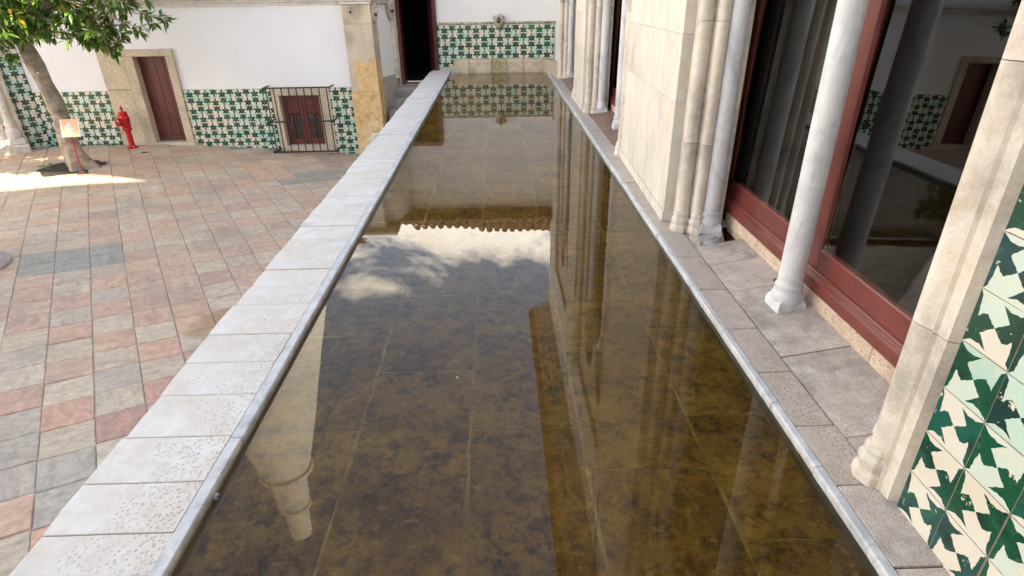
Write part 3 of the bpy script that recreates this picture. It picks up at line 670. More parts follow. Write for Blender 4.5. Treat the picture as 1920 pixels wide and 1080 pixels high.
# roof of the courtyard building
def tile_roof(parent, x0, x1, yf, z, depth, slope, sp=0.19, hip=None, mat='roof_tile'):
    n = int((x1-x0)/sp); up = math.tan(slope)
    mb = MB(); dl_ = .25 if hip else depth
    mb.add([(x0, yf, z), (x1, yf, z), (x1, yf+depth, z+depth*up), (x0, yf+dl_, z+dl_*up), (x0, yf, z-.03), (x1, yf, z-.03), (x1, yf+depth, z+depth*up-.03), (x0, yf+dl_, z+dl_*up-.03)], [(0, 1, 2, 3), (7, 6, 5, 4), (0, 4, 5, 1), (1, 5, 6, 2), (2, 6, 7, 3), (3, 7, 4, 0)])
    part('roof', mb, mat, parent)
    t = MB(); N = 7; ln = .42
    vs = []
    for k, (yy, rr) in enumerate(((0, .082), (ln, .066))):
        for i in range(N+1): a = math.pi*i/N; vs.append((rr*math.cos(a), yy, rr*math.sin(a)))
        for i in range(N+1): a = math.pi*i/N; vs.append(((rr-.014)*math.cos(a), yy, (rr-.014)*math.sin(a)))
    m = N+1; fs = []
    for i in range(N): fs += [(i, i+1, 2*m+i+1, 2*m+i), (m+i+1, m+i, 3*m+i, 3*m+i+1), (i+1, i, m+i, m+i+1)]
    t.add(vs, fs); me = t.mesh('roof_tile', [mat], smooth=True)
    for i in range(n+1):
        x = x0+sp*(i+.5)
        if x > x1: break
        rws = int(depth/.36)
        for k in range(max(1, rws)):
            yy = yf-.07+k*.36
            if hip and (yy-yf) > hip(x) and k > 0: continue
            o = link('roof_tile', me, parent, Vector((x+R.uniform(-.01, .01), yy, z+(yy-yf)*up+.012+.006*(k % 2)))-off(parent)); o.rotation_euler = (slope+R.uniform(-.03, .03), 0, R.uniform(-.03, .03))
mb = MB(); mb.box(-8.0, -1.95, CW-.18, CW+.6, 3.752, 3.80); part('eave_board', mb, 'cornice_stone', cb)
tile_roof(cb, -8.0, -2.7, CW-.25, 3.83, .75, rad(24))

# carved masks on pillar and pilaster
def mask(parent, loc, rz, k=1.0):
    mb = MB(); nu, nv = 14, 14; vs = []
    for j in range(nv+1):
        v = j/nv; z = (0.5-v)*.30
        for i in range(nu+1):
            u = (i/nu-.5)*2
            w = .075*math.sin(math.pi*min(1, max(0.02, (1-v)*.86+.1)))**.7
            if v > .75: w *= 1-(v-.75)*2.2
            d = .075*math.sqrt(max(0, 1-u*u))*(1-.35*v)
            d += .035*math.exp(-(u/.16)**2)*math.exp(-((v-.46)/.10)**2)            # nose
            d += .020*math.exp(-((abs(u)-.35)/.25)**2)*math.exp(-((v-.30)/.05)**2)  # brow
            d -= .020*math.exp(-((abs(u)-.36)/.15)**2)*math.exp(-((v-.38)/.04)**2)  # eyes
            d -= .055*math.exp(-(u/.28)**2)*math.exp(-((v-.64)/.045)**2)            # open mouth
            d += .018*math.exp(-(u/.4)**2)*math.exp(-((v-.56)/.03)**2)+.018*math.exp(-(u/.4)**2)*math.exp(-((v-.71)/.03)**2)
            d += .022*math.exp(-((abs(u)-.6)/.2)**2)*math.exp(-((v-.5)/.09)**2)
            vs.append((u*w, -d, z))
    fs = [(j*(nu+1)+i, j*(nu+1)+i+1, (j+1)*(nu+1)+i+1, (j+1)*(nu+1)+i) for j in range(nv) for i in range(nu)]
    b = len(vs); vs += [(x, .02, z) for x, y, z in [vs[j*(nu+1)] for j in range(nv+1)]]+[(x, .02, z) for x, y, z in [vs[j*(nu+1)+nu] for j in range(nv+1)]]
    for j in range(nv): fs += [(j*(nu+1), (j+1)*(nu+1), b+j+1, b+j), (j*(nu+1)+nu, b+nv+1+j, b+nv+2+j, (j+1)*(nu+1)+nu)]
    M = Matrix.Translation(loc) @ Matrix.Rotation(rz, 4, 'Z') @ Matrix.Scale(k, 4)
    mb.add(vs, fs, 0, M); o = part('carved_mask', mb, 'mask_stone', parent, smooth=True, origin=loc)
    m2 = MB(); m2.lathe([(.0, 0), (.016, 0), (.016, .012), (0, .012)], 10, M=M @ Matrix.Translation((0, -.052, -.042)) @ Matrix.Rotation(rad(90), 4, 'X')); part('mouth', m2, 'black', o)
    return o
mask(cb, (PXb+.005, 10.56, 2.08), rad(60), 1.15)
mask(cb, (-1.835, 11.30, 2.12), rad(50), 1.25)
mb = MB(); mb.lathe([(.075, 0), (.055, .5), (.06, 1.0)], 8, (-1.84, 11.42, .95)); part('mask_shaft', mb, 'jamb_stone', cb, smooth=True)

# security camera on the pillar
cc_ = thing('security_camera', 'small grey security camera fixed to the top of the stone pillar', 'camera', (-2.35, 10.40, 2.12))
mb = MB(); mb.lathe([(.0, 0), (.022, 0), (.024, .01), (.024, .10), (.018, .112), (0, .112)], 14, M=Matrix.Translation((-2.325, 10.36, 2.125)) @ Matrix.Rotation(rad(-40), 4, 'Y') @ Matrix.Rotation(rad(120), 4, 'X')); part('housing', mb, 'grey_metal', cc_, smooth=True)
mb = MB(); mb.tube([(-2.33, 10.425, 2.14), (-2.33, 10.38, 2.13)], .011, 8); part('bracket', mb, 'grey_metal', cc_)
mb = MB(); mb.lathe([(0, 0), (.019, 0), (.019, .006), (0, .006)], 12, M=Matrix.Translation((-2.325, 10.36, 2.125)) @ Matrix.Rotation(rad(-40), 4, 'Y') @ Matrix.Rotation(rad(120), 4, 'X') @ Matrix.Translation((0, 0, .1135))); part('lens', mb, 'black', cc_)

# iron grille
gr = thing('window_grille', 'black wrought iron grille standing proud of the low red window', 'grille', (-3.35, 10.30, -.13))
GY = 10.30; gx0, gx1 = -3.885, -2.835
for i in range(9):
    x = gx0+.02+(gx1-gx0-.04)*i/8; mb = MB(); mb.box(x-.008, x+.008, GY-.008, GY+.008, -.115, .945); part('bar', mb, 'iron', gr, bevel=.003)
for z, e in ((.95, .06), (-.12, .02), (.397, .04)):
    mb = MB(); mb.box(gx0-e*.6, gx1+e*.6, GY-.012, GY+.012, z-.011, z+.011)
    for x in (gx0-e*.6+.01, gx1+e*.6-.01): mb.box(x-.010, x+.010, GY+.0125, CW-.013, z-.010, z+.010)
    part('rail', mb, 'iron', gr)
for x in (gx0-.02, gx1+.02):
    for z in (.397, -.11):
        mb = MB(); mb.lathe([(0, 0), (.03, 0), (.028, .012), (0, .016)], 10, M=Matrix.Translation((x, GY-.012, z)) @ Matrix.Rotation(rad(90), 4, 'X')); part('rosette', mb, 'iron', gr)

# ------------------------------------------------------------------ LEFT CORNER: chamfered tiled strip and portal
pb = thing('portal_building', 'corner building with a tall tiled strip beside a carved stone portal', 'building', (-8.4, 10.2, 0))
A = Vector((-7.92, 10.62, 0)); D = Vector((-.80, -.60, 0)).normalized(); N_ = Vector((.60, -.80, 0)); AZ = math.atan2(.60, .80)
def onface(s, d, z): p = A+D*s+N_*d; return (p.x, p.y, z)
def fbox(mb, s0, s1, d0, d1, z0, z1, m=0):
    vs = [onface(s, d, z) for z in (z0, z1) for s, d in ((s0, d0), (s1, d0), (s1, d1), (s0, d1))]
    return mb.add(vs, [(0, 1, 2, 3), (7, 6, 5, 4), (0, 4, 5, 1), (1, 5, 6, 2), (2, 6, 7, 3), (3, 7, 4, 0)], m)
mb = MB(); fbox(mb, 0, 7.0, -.5, 0, -.4, 4.2); part('wall', mb, 'plaster', pb)
for ci in range(3):
    for ri in range(16):
        z0 = 2.10-(ri+1)*TS
        if z0 < -.13: continue
        s0 = .02+ci*TS; p = onface(s0+TS, .004, z0)
        tile(pb, p, AZ, TS, bool((ci+ri) % 2))
mb = MB(); fbox(mb, .33, .72, 0, .10, 0, 3.2); part('jamb', mb, 'jamb_stone', pb, bevel=.01)
for k, (s0, r) in enumerate(((.47, .06), (.62, .05), (.80, .08), (.97, .05))):
    p = onface(s0, .13-.05*k, 0); mb = MB(); mb.lathe([(r*1.9, .22), (r*1.9, .34), (r*1.3, .40), (r*1.5, .46), (r, .52), (r, .72), (r*1.15, .74), (r, .76), (r, 3.0)], 10, p); part('colonnette', mb, 'jamb_stone', pb, smooth=True)
mb = MB(); fbox(mb, .31, 2.9, .02, .32, -.05, .12); part('step', mb, 'jamb_stone', pb, bevel=.012)
mb = MB(); fbox(mb, .34, 2.9, .0, .24, .12, .22); part('step', mb, 'jamb_stone', pb, bevel=.012)
mb = MB(); fbox(mb, 1.1, 2.1, .002, .03, .22, 2.3); part('portal_door', mb, 'door_red', pb)
mb = MB(); fbox(mb, -.2, 7.2, -.7, .25, 4.21, 4.3); part('eave', mb, 'cornice_stone', pb)

# ------------------------------------------------------------------ BACK WALL with doorway, tiles, trough
BW = 11.55
bk = thing('back_building', 'white building closing the pool with green leaf tiles and an open doorway', 'building', (0, 11.7, 0.9))
ODX0, ODX1 = -1.72, -1.075
mb = MB(); mb.box(ODX1, 1.6, BW, BW+.4, .3, 3.68); mb.box(ODX0, ODX1, BW, BW+.4, 2.36, 3.68); mb.box(-2.4, ODX0, BW+.02, BW+.4, -.4, 3.68)
part('wall', mb, 'plaster', bk)
mb = MB(); mb.box(-2.4, ODX0-.05, BW-.06, BW+.018, -.4, 2.6); part('door_pilaster', mb, 'jamb_stone', bk, bevel=.01)
# dark room behind the doorway
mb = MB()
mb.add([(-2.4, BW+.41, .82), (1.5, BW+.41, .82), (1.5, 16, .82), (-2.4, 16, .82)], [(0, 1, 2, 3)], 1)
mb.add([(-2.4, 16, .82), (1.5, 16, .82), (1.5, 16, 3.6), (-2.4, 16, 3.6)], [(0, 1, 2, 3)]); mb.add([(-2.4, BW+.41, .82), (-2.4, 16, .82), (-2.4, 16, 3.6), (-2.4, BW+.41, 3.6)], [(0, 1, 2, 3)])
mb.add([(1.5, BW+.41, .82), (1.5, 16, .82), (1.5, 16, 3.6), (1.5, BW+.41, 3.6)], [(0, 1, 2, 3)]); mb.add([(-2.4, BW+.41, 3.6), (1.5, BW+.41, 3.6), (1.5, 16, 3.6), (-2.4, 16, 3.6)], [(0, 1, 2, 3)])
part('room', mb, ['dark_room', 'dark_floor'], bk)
mb = MB(); mb.box(ODX0-.05, ODX0+.012, BW-.02, BW+.39, .82, 2.42); mb.box(ODX0+.012, ODX1, BW-.02, BW+.10, 2.30, 2.38); part('door_frame', mb, 'old_door_red', bk, bevel=.006)
lf = Matrix.Translation((ODX1-.01, BW-.06, 0)) @ Matrix.Rotation(rad(105), 4, 'Z')
mb = MB(); mb.box(0, .62, -.02, .02, .84, 2.29, M=lf); dl = part('door_leaf', mb, 'old_door_red', bk, bevel=.004)
mb = MB(); mb.box(.10, .52, .0205, .032, 1.0, 1.5, M=lf); mb.box(.10, .52, .0205, .032, 1.62, 2.2, M=lf); mb.box(-.012, .03, -.035, .035, .84, 2.29, M=lf); part('door_panel', mb, 'old_door_red', dl, bevel=.006)
# steps up to the doorway
for k in range(6):
    mb = MB(); mb.box(-1.99+.03*k, -1.195, BW-.06-.26*(k+1), BW-.055-.26*k, -.4, .80-.17*k); part('step', mb, 'step_stone', bk, bevel=.015, seg=2)
mb = MB(); mb.box(-1.80, -1.19, BW-.05, BW+.4, .3, .818); part('threshold', mb, 'step_stone', bk, bevel=.01)
mb = MB(); mb.box(-1.19, -.84, 11.37, BW-.002, .3, 1.056); part('corner_block', mb, 'coping_stone', bk, bevel=.006)
# tiles
T2 = .1437; tx0 = -1.066
mb = MB(); mb.box(tx0-.004, 1.10, BW-.006, BW-.0005, 1.056, 1.865); part('tile_bed', mb, 'grout', bk)
for ci in range(15):
    for ri in range(6):
        z0 = 1.818-(ri+1)*T2
        if ri > 3 and ci > 1: continue
        if z0 < 1.04: continue
        tint = None
        if ci == 7 and ri == 3: tint = (.2, .7, .0, 1)
        tile(bk, (tx0+ci*T2, BW-.004, z0), 0, T2, bool((ci+ri) % 2), tint=tint)
nb_ = 9
for k in range(nb_):
    w = (1.09-tx0)/nb_; mb = MB(); mb.prism([(BW-.002, 1.820), (BW-.014, 1.820), (BW-.020, 1.835), (BW-.016, 1.858), (BW-.002, 1.864)], tx0+k*w+.001, tx0+(k+1)*w-.001, 'x'); part('border_tile', mb, 'border_glaze', bk)
# eave and roof, hip rising to the right
mb = MB(); mb.box(-2.7, 1.2, BW-.02, BW+.3, 3.682, 3.96); part('eave_board', mb, 'roof_tile', bk)
tile_roof(bk, -2.7, 1.15, BW-.34, 3.75, 1.3, rad(33), sp=.17, hip=lambda x: .25+max(0, (x+2.7)*.27)-.2)
# trough
trg = thing('stone_trough', 'long stone trough under the tiled wall at the far end of the pool', 'trough', (0.1, 11.45, 1.0))
tb = [-.775, -.49, -.09, .20, .505, .845]
for i, (a, b) in enumerate(zip(tb, tb[1:])):
    mb = MB(); e = R.uniform(-.006, .006)
    mb.prism([(11.37+e, .90), (11.37+e, 1.215), (11.385+e, 1.242), (11.53, 1.242), (11.53, .90)], a+.0015, b-.0015, 'x'); part('trough_block', mb, 'trough_moss' if i == 2 else 'trough_stone', trg, bevel=.008, seg=2, origin=((a+b)/2, 11.45, 1.1))
mb = MB(); mb.prism([(.848, 11.37), (.93, 10.95), (1.035, 10.42), (1.088, 10.42), (1.088, 11.53), (.848, 11.53)], .93, 1.238); part('corner_block', mb, 'trough_stone', trg, bevel=.012, seg=2)
# gargoyle spout
go = thing('gargoyle_spout', 'carved stone beast head spout with a black pipe mouth above the tiles', 'gargoyle', (.068, BW-.01, 1.75))
mb = MB(); gp = []
for k, (y, rx, rz_, zc) in enumerate(((0, .075, .115, 1.865), (-.05, .085, .12, 1.87), (-.11, .080, .115, 1.872), (-.16, .062, .095, 1.885), (-.185, .05, .075, 1.89), (-.19, .035, .05, 1.892), (-.13, .03, .04, 1.892))):
    for i in range(16):
        a = 2*math.pi*i/16; q = 1+.10*math.cos(4*a+.4)*(1 if k < 4 else .3); gp.append((.068+rx*q*math.cos(a), BW+y, zc+rz_*q*math.sin(a)))
gf = [(k*16+i, k*16+(i+1) % 16, (k+1)*16+(i+1) % 16, (k+1)*16+i) for k in range(6) for i in range(16)]+[tuple(range(16)), tuple(range(96, 112))]
mb.add(gp, gf); part('head', mb, 'mask_stone', go, smooth=True)
for sx in (-1, 1):
    mb = MB(); mb.lathe([(0, -.045), (.022, -.03), (.026, 0), (.02, .03), (0, .05)], 8, (.068+sx*.078, BW-.06, 1.925)); part('ear', mb, 'mask_stone', go, smooth=True)
mb = MB(); mb.lathe([(0, -.03), (.03, -.02), (.036, .0), (.028, .025), (0, .035)], 10, (.068, BW-.15, 1.795)); part('chin', mb, 'mask_stone', go, smooth=True)
mb = MB(); mb.lathe([(0, 0), (.033, 0), (.03, .02), (0, .02)], 14, M=Matrix.Translation((.068, BW-.178, 1.893)) @ Matrix.Rotation(rad(90), 4, 'X')); part('mouth', mb, 'black', go)
mb = MB(); mb.tube([(.068, BW-.17, 1.893), (.068, BW-.215, 1.893)], .014, 10); part('pipe', mb, 'grey_metal', go, smooth=True)

# ------------------------------------------------------------------ RIGHT WING with glazed twin windows
wg = thing('palace_wing', 'pale stone wing along the pool with slender marble columns and red glazed doors', 'building', (2.0, 5.0, 1.0))
EV = 6.1; WPX = 1.075; WTH = .22
bays = [(1.255, 3.17, 2.235), (5.02, 6.98, 6.035), (8.16, 10.16, 9.225)]
segs = [(-2.6, 1.12), (3.22, 4.97), (7.03, 8.11), (10.21, 11.6)]
mb = MB()
for a, b in segs: mb.box(WPX, WPX+WTH, a, b, .3, EV)
for a, b, c in bays: mb.box(WPX, WPX+WTH, a-.14, b+.06, 4.55, EV)
part('wall', mb, 'plaster', wg)
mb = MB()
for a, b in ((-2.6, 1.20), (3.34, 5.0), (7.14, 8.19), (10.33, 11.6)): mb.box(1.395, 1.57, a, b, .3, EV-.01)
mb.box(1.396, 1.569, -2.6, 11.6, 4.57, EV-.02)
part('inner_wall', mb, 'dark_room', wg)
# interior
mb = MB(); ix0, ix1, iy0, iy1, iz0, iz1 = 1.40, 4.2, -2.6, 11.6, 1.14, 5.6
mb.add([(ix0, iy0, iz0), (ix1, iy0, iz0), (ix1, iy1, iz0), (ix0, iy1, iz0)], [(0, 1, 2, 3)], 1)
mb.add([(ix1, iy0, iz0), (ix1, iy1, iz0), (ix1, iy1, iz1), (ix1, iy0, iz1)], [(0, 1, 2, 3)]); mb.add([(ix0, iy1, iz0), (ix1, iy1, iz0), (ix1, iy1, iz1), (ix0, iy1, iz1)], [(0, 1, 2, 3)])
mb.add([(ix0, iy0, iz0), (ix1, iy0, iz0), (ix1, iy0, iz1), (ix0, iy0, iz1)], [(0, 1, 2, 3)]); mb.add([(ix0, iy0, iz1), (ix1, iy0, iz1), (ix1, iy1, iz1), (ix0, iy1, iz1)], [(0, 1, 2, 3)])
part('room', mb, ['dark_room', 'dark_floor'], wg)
# stone piers built of blocks
def pier(y0, y1, xa, xb):
    zs = [1.048, 1.115, 1.75, 2.10, 2.78, 3.4, 4.1, 4.7]
    for k, (z0, z1) in enumerate(zip(zs, zs[1:])):
        n = 3 if k == 0 else (2 if k % 2 == 0 else 1); n = n if y1-y0 > 1.2 else 1
        cuts = [y0+(y1-y0)*i/n+(R.uniform(-.2, .2) if 0 < i < n else 0) for i in range(n+1)]
        for a, b in zip(cuts, cuts[1:]):
            f = lambda y: xa+(xb-xa)*(y-y0)/(y1-y0)
            e = .0 if k else -.008
            mb = MB(); mb.prism([(f(a)+e, a+.0006), (f(b)+e, b-.0006), (WPX+.1, b-.0006), (WPX+.1, a+.0006)], z0+.0006, z1-.0006); part('pier_block', mb, 'pier_stone', wg, bevel=.0018, origin=(1.03, (a+b)/2, (z0+z1)/2))
pier(3.34, 4.93, .995, 1.045); pier(7.15, 8.04, 1.012, 1.02)
# jamb mouldings
def jamb(y, sgn):   # y = opening edge, sgn=+1 opening lies towards -y
    S = lambda d: y+sgn*d
    prof = []
    def arc(cx, cd, r, a0, a1, n=6): return [(cx+r*math.cos(rad(a0+(a1-a0)*i/n)), S(cd+r*math.sin(rad(a0+(a1-a0)*i/n)))) for i in range(n+1)]
    prof += arc(1.062, .03, .036, 150, 330, 7)
    prof += [(1.098, S(.018)), (1.106, S(.0))]
    prof += arc(1.136, -.022, .032, 160, 350, 7)
    prof += [(1.17, S(-.012)), (1.18, S(-.004)), (1.292, S(0.0)), (1.292, S(.10)), (1.08, S(.14)), (1.043, S(.12)), (1.042, S(.088)), (1.034, S(.080)), (1.042, S(.072))]
    zs = [1.05, 1.56, 2.17, 2.72, 3.4, 4.0, 4.55]
    for a, b in zip(zs, zs[1:]):
        mb = MB(); mb.prism(prof, a+.001, b-.001); part('jamb_block', mb, 'jamb_stone', wg, smooth=True, origin=(1.1, y, a))
    for cx, cd, r in ((1.060, .028, .046), (1.138, -.024, .040)):
        mb = MB(); oct_ = lambda r, z: (r, z)
        mb.lathe([(r*1.32, 0), (r*1.32, .028), (r*1.12, .042), (r*1.2, .058), (r*1.22, .074), (r*.98, .09), (r*1.04, .105), (r*.9, .12)], 8, (cx, S(cd), 1.047), M=None); part('jamb_base', mb, 'jamb_stone', wg, origin=(cx, S(cd), 1.05), bevel=.003)
# columns
def column_meshes():
    sh = MB(); pr = [(.0505, .125), (.050, .2), (.049, .9), (.048, 1.7), (.047, 2.36), (.056, 2.37), (.056, 2.385), (.048, 2.39)]
    sh.lathe(pr, 28)
    ba = MB(); ba.lathe([(.064, .045), (.067, .06), (.065, .074), (.060, .084), (.0545, .10), (.058, .108), (.058, .118), (.052, .126)], 28)
    h = .062
    # plinth with corner spurs
    def rs(k): return h*k
    lv = [(0, 1.0), (.030, 1.0), (.048, .90), (.066, .80)]
    vs = []; fs = []; n = 32
    for z, k in lv:
        for i in range(n):
            a = 2*math.pi*i/n; c_, s_ = math.cos(a), math.sin(a); sq = h/max(abs(c_), abs(s_)); 
            spur = max(0, (sq/h-1)/.414)
            rr = sq*k if z < .04 else (h*.98*(1-spur)+sq*spur*(.97 if z < .06 else .80))*(.98 if z < .06 else .9)
            vs.append((rr*c_, rr*s_, z))
    for k in range(3):
        for i in range(n): fs.append((k*n+i, k*n+(i+1) % n, (k+1)*n+(i+1) % n, (k+1)*n+i))
    fs.append(tuple(range(n))[::-1]); fs.append(tuple(range(3*n, 4*n))); ba.add(vs, fs)
    ca_ = MB(); ca_.lathe([(.048, 2.385), (.06, 2.42), (.062, 2.46), (.085, 2.53), (.10, 2.57), (.09, 2.585)], 16, flute=lambda r, z, a: r*(1+.10*math.cos(8*a)*(1 if 2.4 < z < 2.57 else 0)))
    ca_.box(-.11, .11, -.11, .11, 2.586, 2.64)
    return sh.mesh('column', ['marble'], smooth=True), ba.mesh('base', ['marble'], smooth=True, bevel=.003), ca_.mesh('capital', ['marble'], smooth=True)
cm = column_meshes()
def column(x, y):
    o = link('column', cm[0], wg, Vector((x, y, 1.060))-off(wg)); o.rotation_euler = (0, 0, R.uniform(-.05, .05))
    link('base', cm[1], o); link('capital', cm[2], o)
# glazed doors
def leaf(y0, y1):
    xf, xb = 1.345, 1.388; st = .092; z0, z1 = 1.167, 4.3
    mb = MB(); rl = .158
    mb.box(xf, xb, y0, y0+st, z0, z1); mb.box(xf, xb, y1-st, y1, z0, z1); mb.box(xf, xb, y0+st, y1-st, z0, z0+rl); mb.box(xf, xb, y0+st, y1-st, z1-st, z1)
    o = part('glazed_door', mb, 'frame_red', wg, bevel=.005, seg=2)
    b = MB(); bd = .014
    b.prism([(xf-.002, z0+rl), (xf+.006, z0+rl), (xf+.006, z0+rl+bd)], y0+st, y1-st, 'y'); b.prism([(y0+st, xf-.002), (y0+st, xf+.006), (y0+st+bd, xf+.006)], z0+rl, z1-st, 'z', M=Matrix(((0, 1, 0, 0), (1, 0, 0, 0), (0, 0, 1, 0), (0, 0, 0, 1)))); b.prism([(y1-st, xf-.002), (y1-st, xf+.006), (y1-st-bd, xf+.006)], z0+rl, z1-st, 'z', M=Matrix(((0, 1, 0, 0), (1, 0, 0, 0), (0, 0, 1, 0), (0, 0, 0, 1))))
    part('glazing_bead', b, 'frame_red', o)
    w = MB(); w.prism([(xf-.001, z0-.01), (xf-.024, z0-.008), (xf-.024, z0+.036), (xf-.020, z0+.046), (xf-.012, z0+.05), (xf-.008, z0+.064), (xf-.001, z0+.07)], y0+.004, y1-.004, 'y'); part('weather_board', w, 'frame_red', o, bevel=.003)
    g = MB(); g.box(-.003, .003, y0+st-.01, y1-st+.01, z0+rl-1.75, z1-st-1.75, M=Matrix.Translation((xf+.014, 0, 1.75)) @ Matrix.Rotation(rad(1.3), 4, 'Y')); part('pane', g, 'glass', o)   # old pane, leaning slightly
for bi, (a, b, c) in enumerate(bays):
    jamb(b, 1); jamb(a, -1)
    for x_, y in ((1.236, c-.03), (1.208, c+.915), (1.208, c-.905)): column(x_, y)
    leaf(c-1.03, c+.073); leaf(c+.077, c+1.10)
    mb = MB(); mb.box(1.345, 1.385, c-1.05, c+1.2, 4.302, 4.56); part('transom', mb, 'frame_red', wg)
    ys_ = [c-1.04, c-.50, c+.05, c+.53, c+.98] if bi == 0 else [c-1.04, c-.2, c+.5, c+.98]
    for p, q in zip(ys_, ys_[1:]):
        mb = MB(); mb.box(1.328, 1.3435, p+.0015, q-.0015, 1.02, 1.152); part('sill_stone', mb, 'granite_sill', wg, bevel=.005, seg=2)
    mb = MB(); mb.box(1.344, 1.41, c-1.04, c+1.15, 1.02, 1.166); part('door_sill', mb, 'frame_red', wg)
    # twin arches over the columns
    for s0, s1 in ((c-.905, c), (c, c+.915)):
        m_, r_ = (s0+s1)/2, (s1-s0)/2-.09; pl = [(s0, 3.69), (s0+.09, 3.69)]+[(m_-r_*math.cos(math.pi*i/14), 3.69+.02+r_*1.25*math.sin(math.pi*i/14)) for i in range(15)]+[(s1-.09, 3.69), (s1, 3.69), (s1, 4.549), (s0, 4.549)]
        mb = MB(); mb.prism(pl, 1.13, 1.31, 'x'); part('arch', mb, 'jamb_stone', wg)
# near tile panel
T3 = .1335
mb = MB(); mb.box(WPX-.006, WPX-.0005, -2.5, 1.122, 1.03, 2.9); part('tile_bed', mb, 'grout', wg)
mb = MB(); mb.box(WPX-.016, WPX-.0065, -2.5, 1.124, 1.040, 1.0455); part('tile_footing', mb, 'grout', wg)
for ci in range(10):
    for ri in range(11):
        y0 = 1.118-ci*T3; z0 = 1.046+(ri-.02)*T3
        q = project((WPX, y0, z0+T3))
        if q is None or q[0] > 2250 or q[1] < -200: continue
        tint = (.62, .5, .5, 1) if (ci, ri) in ((1, 2), (2, 1), (3, 0)) else None
        tile(wg, (WPX-.004, y0, z0), -math.pi/2, T3, (ci+ri) % 2 == 0, True, tint)
# far end tile return
for ci in range(2):
    for ri in range(4): tile(wg, (WPX-.004, 11.54-ci*T2, 1.818-(ri+1)*T2), -math.pi/2, T2, bool((ci+ri) % 2))
mb = MB(); mb.box(WPX-.016, WPX-.001, 11.2, 11.54, 1.82, 1.864); part('border_tile', mb, 'border_glaze', wg)
# eave, roof
mb = MB(); mb.box(.74, 4.2, -2.6, 11.62, EV+.002, EV+.10); mb.box(.88, 1.074, -2.6, 11.61, EV-.12, EV); part('eave', mb, 'cornice_stone', wg)
mb = MB(); mb.prism([(.62, EV+.102), (.62, EV+.16), (4.2, EV+1.7), (4.2, EV+.102)], -2.6, 11.7, 'y'); part('roof', mb, 'roof_tile', wg)

# unseen block added beyond the wing, skyline shaped to cast the courtyard shade
tp = thing('shade_block', 'unseen tall white block added behind the pool wing to shade the courtyard', 'building', (7.0, 4.0, 0))
mb = MB(); mb.prism([(-7, -.4), (-7, 15.6), (4.2, 15.6), (6.0, 11.55), (6.05, 11.45), (6.05, 13.9), (7.0, 13.9), (7.0, 18.5), (15, 18.5), (15, -.4)], 4.25, 12, 'x'); part('wall', mb, 'plaster', tp)
for y in (-4, -1, 2, 9, 12):
    mb = MB(); mb.box(4.19, 4.249, y-.5, y+.5, 9.2, 11.0); part('window', mb, 'window_red', tp)
# unseen block behind the camera, added to hold back sky light
sb = thing('rear_building', 'unseen white building added behind the viewpoint to hold back sky light', 'building', (-3, -4, 0))
mb = MB(); mb.box(-14, 1.05, -8, -2.7, -.4, 5.6); part('wall', mb, 'plaster', sb)
mb = MB(); mb.prism([(-2.3, 5.6), (-2.3, 5.66), (-5.4, 7.2), (-8.4, 5.66), (-8.4, 5.6)], -14.2, 1.05, 'x'); part('roof', mb, 'roof_tile', sb)
for x in (-12, -9.5, -7, -4.5, -2):
    mb = MB(); mb.box(x-.55, x+.55, -2.699, -2.64, 1.2, 3.2); part('window_frame', mb, 'frame_stone', sb, bevel=.01)
    mb = MB(); mb.box(x-.4, x+.4, -2.639, -2.62, 1.35, 3.05); part('window', mb, 'window_red', sb)
# conical kitchen chimney, seen mirrored in the pool
ch = thing('conical_chimney', 'huge white conical chimney mirrored in the pool water', 'chimney', (-12.3, 25.0, 0))
mb = MB(); mb.lathe([(6.3, -.4), (5.9, 3.6), (3.60, 13.6), (1.32, 23.2)], 48, (-12.3, 25, 0)); part('cone', mb, 'plaster_chimney', ch, smooth=True)
mb = MB(); mb.lathe([(1.32, 23.2), (1.46, 23.25), (1.48, 23.4), (1.42, 23.55), (1.0, 23.6)], 40, (-12.3, 25, 0)); part('ring', mb, 'plaster_chimney', ch, smooth=True)
mb = MB(); mb.lathe([(1.0, 23.6), (.86, 26.0), (.95, 26.05), (.95, 26.25), (.7, 26.3), (.6, 28.4), (.2, 28.6)], 40, (-12.3, 25, 0)); part('vent', mb, 'plaster_chimney', ch, smooth=True)

# ------------------------------------------------------------------ FOUNTAIN at the left edge
fo = thing('fountain', 'white stone fountain shaft on a round reddish foot in the courtyard', 'fountain', (-5.33, 5.33, 0))
mb = MB(); mb.lathe([(.43, -.03), (.43, .006), (.42, .012), (.30, .014)], 40, (-5.33, 5.33, -.03)); part('foot', mb, 'fountain_foot', fo, smooth=True)
mb = MB(); mb.lathe([(.235, .012), (.24, .05), (.21, .09), (.225, .13), (.19, .2), (.16, .32), (.15, .36)], 28, (-5.33, 5.33, -.03)); part('base', mb, 'fountain_stone', fo, smooth=True)
mb = MB(); mb.lathe([(.13, .36)]+[(.12, .40+.05*k) for k in range(20)]+[(.10, 1.42)], 24, (-5.33, 5.33, -.03), flute=lambda r, z, a: r*(1+.14*math.cos(4*a+z*9))); part('shaft', mb, 'fountain_stone', fo, smooth=True)
mb = MB(); mb.lathe([(.10, 1.42), (.17, 1.48), (.16, 1.56), (.10, 1.62), (.13, 1.72), (.06, 1.9), (0, 1.95)], 20, (-5.33, 5.33, -.03)); part('finial', mb, 'fountain_stone', fo, smooth=True)

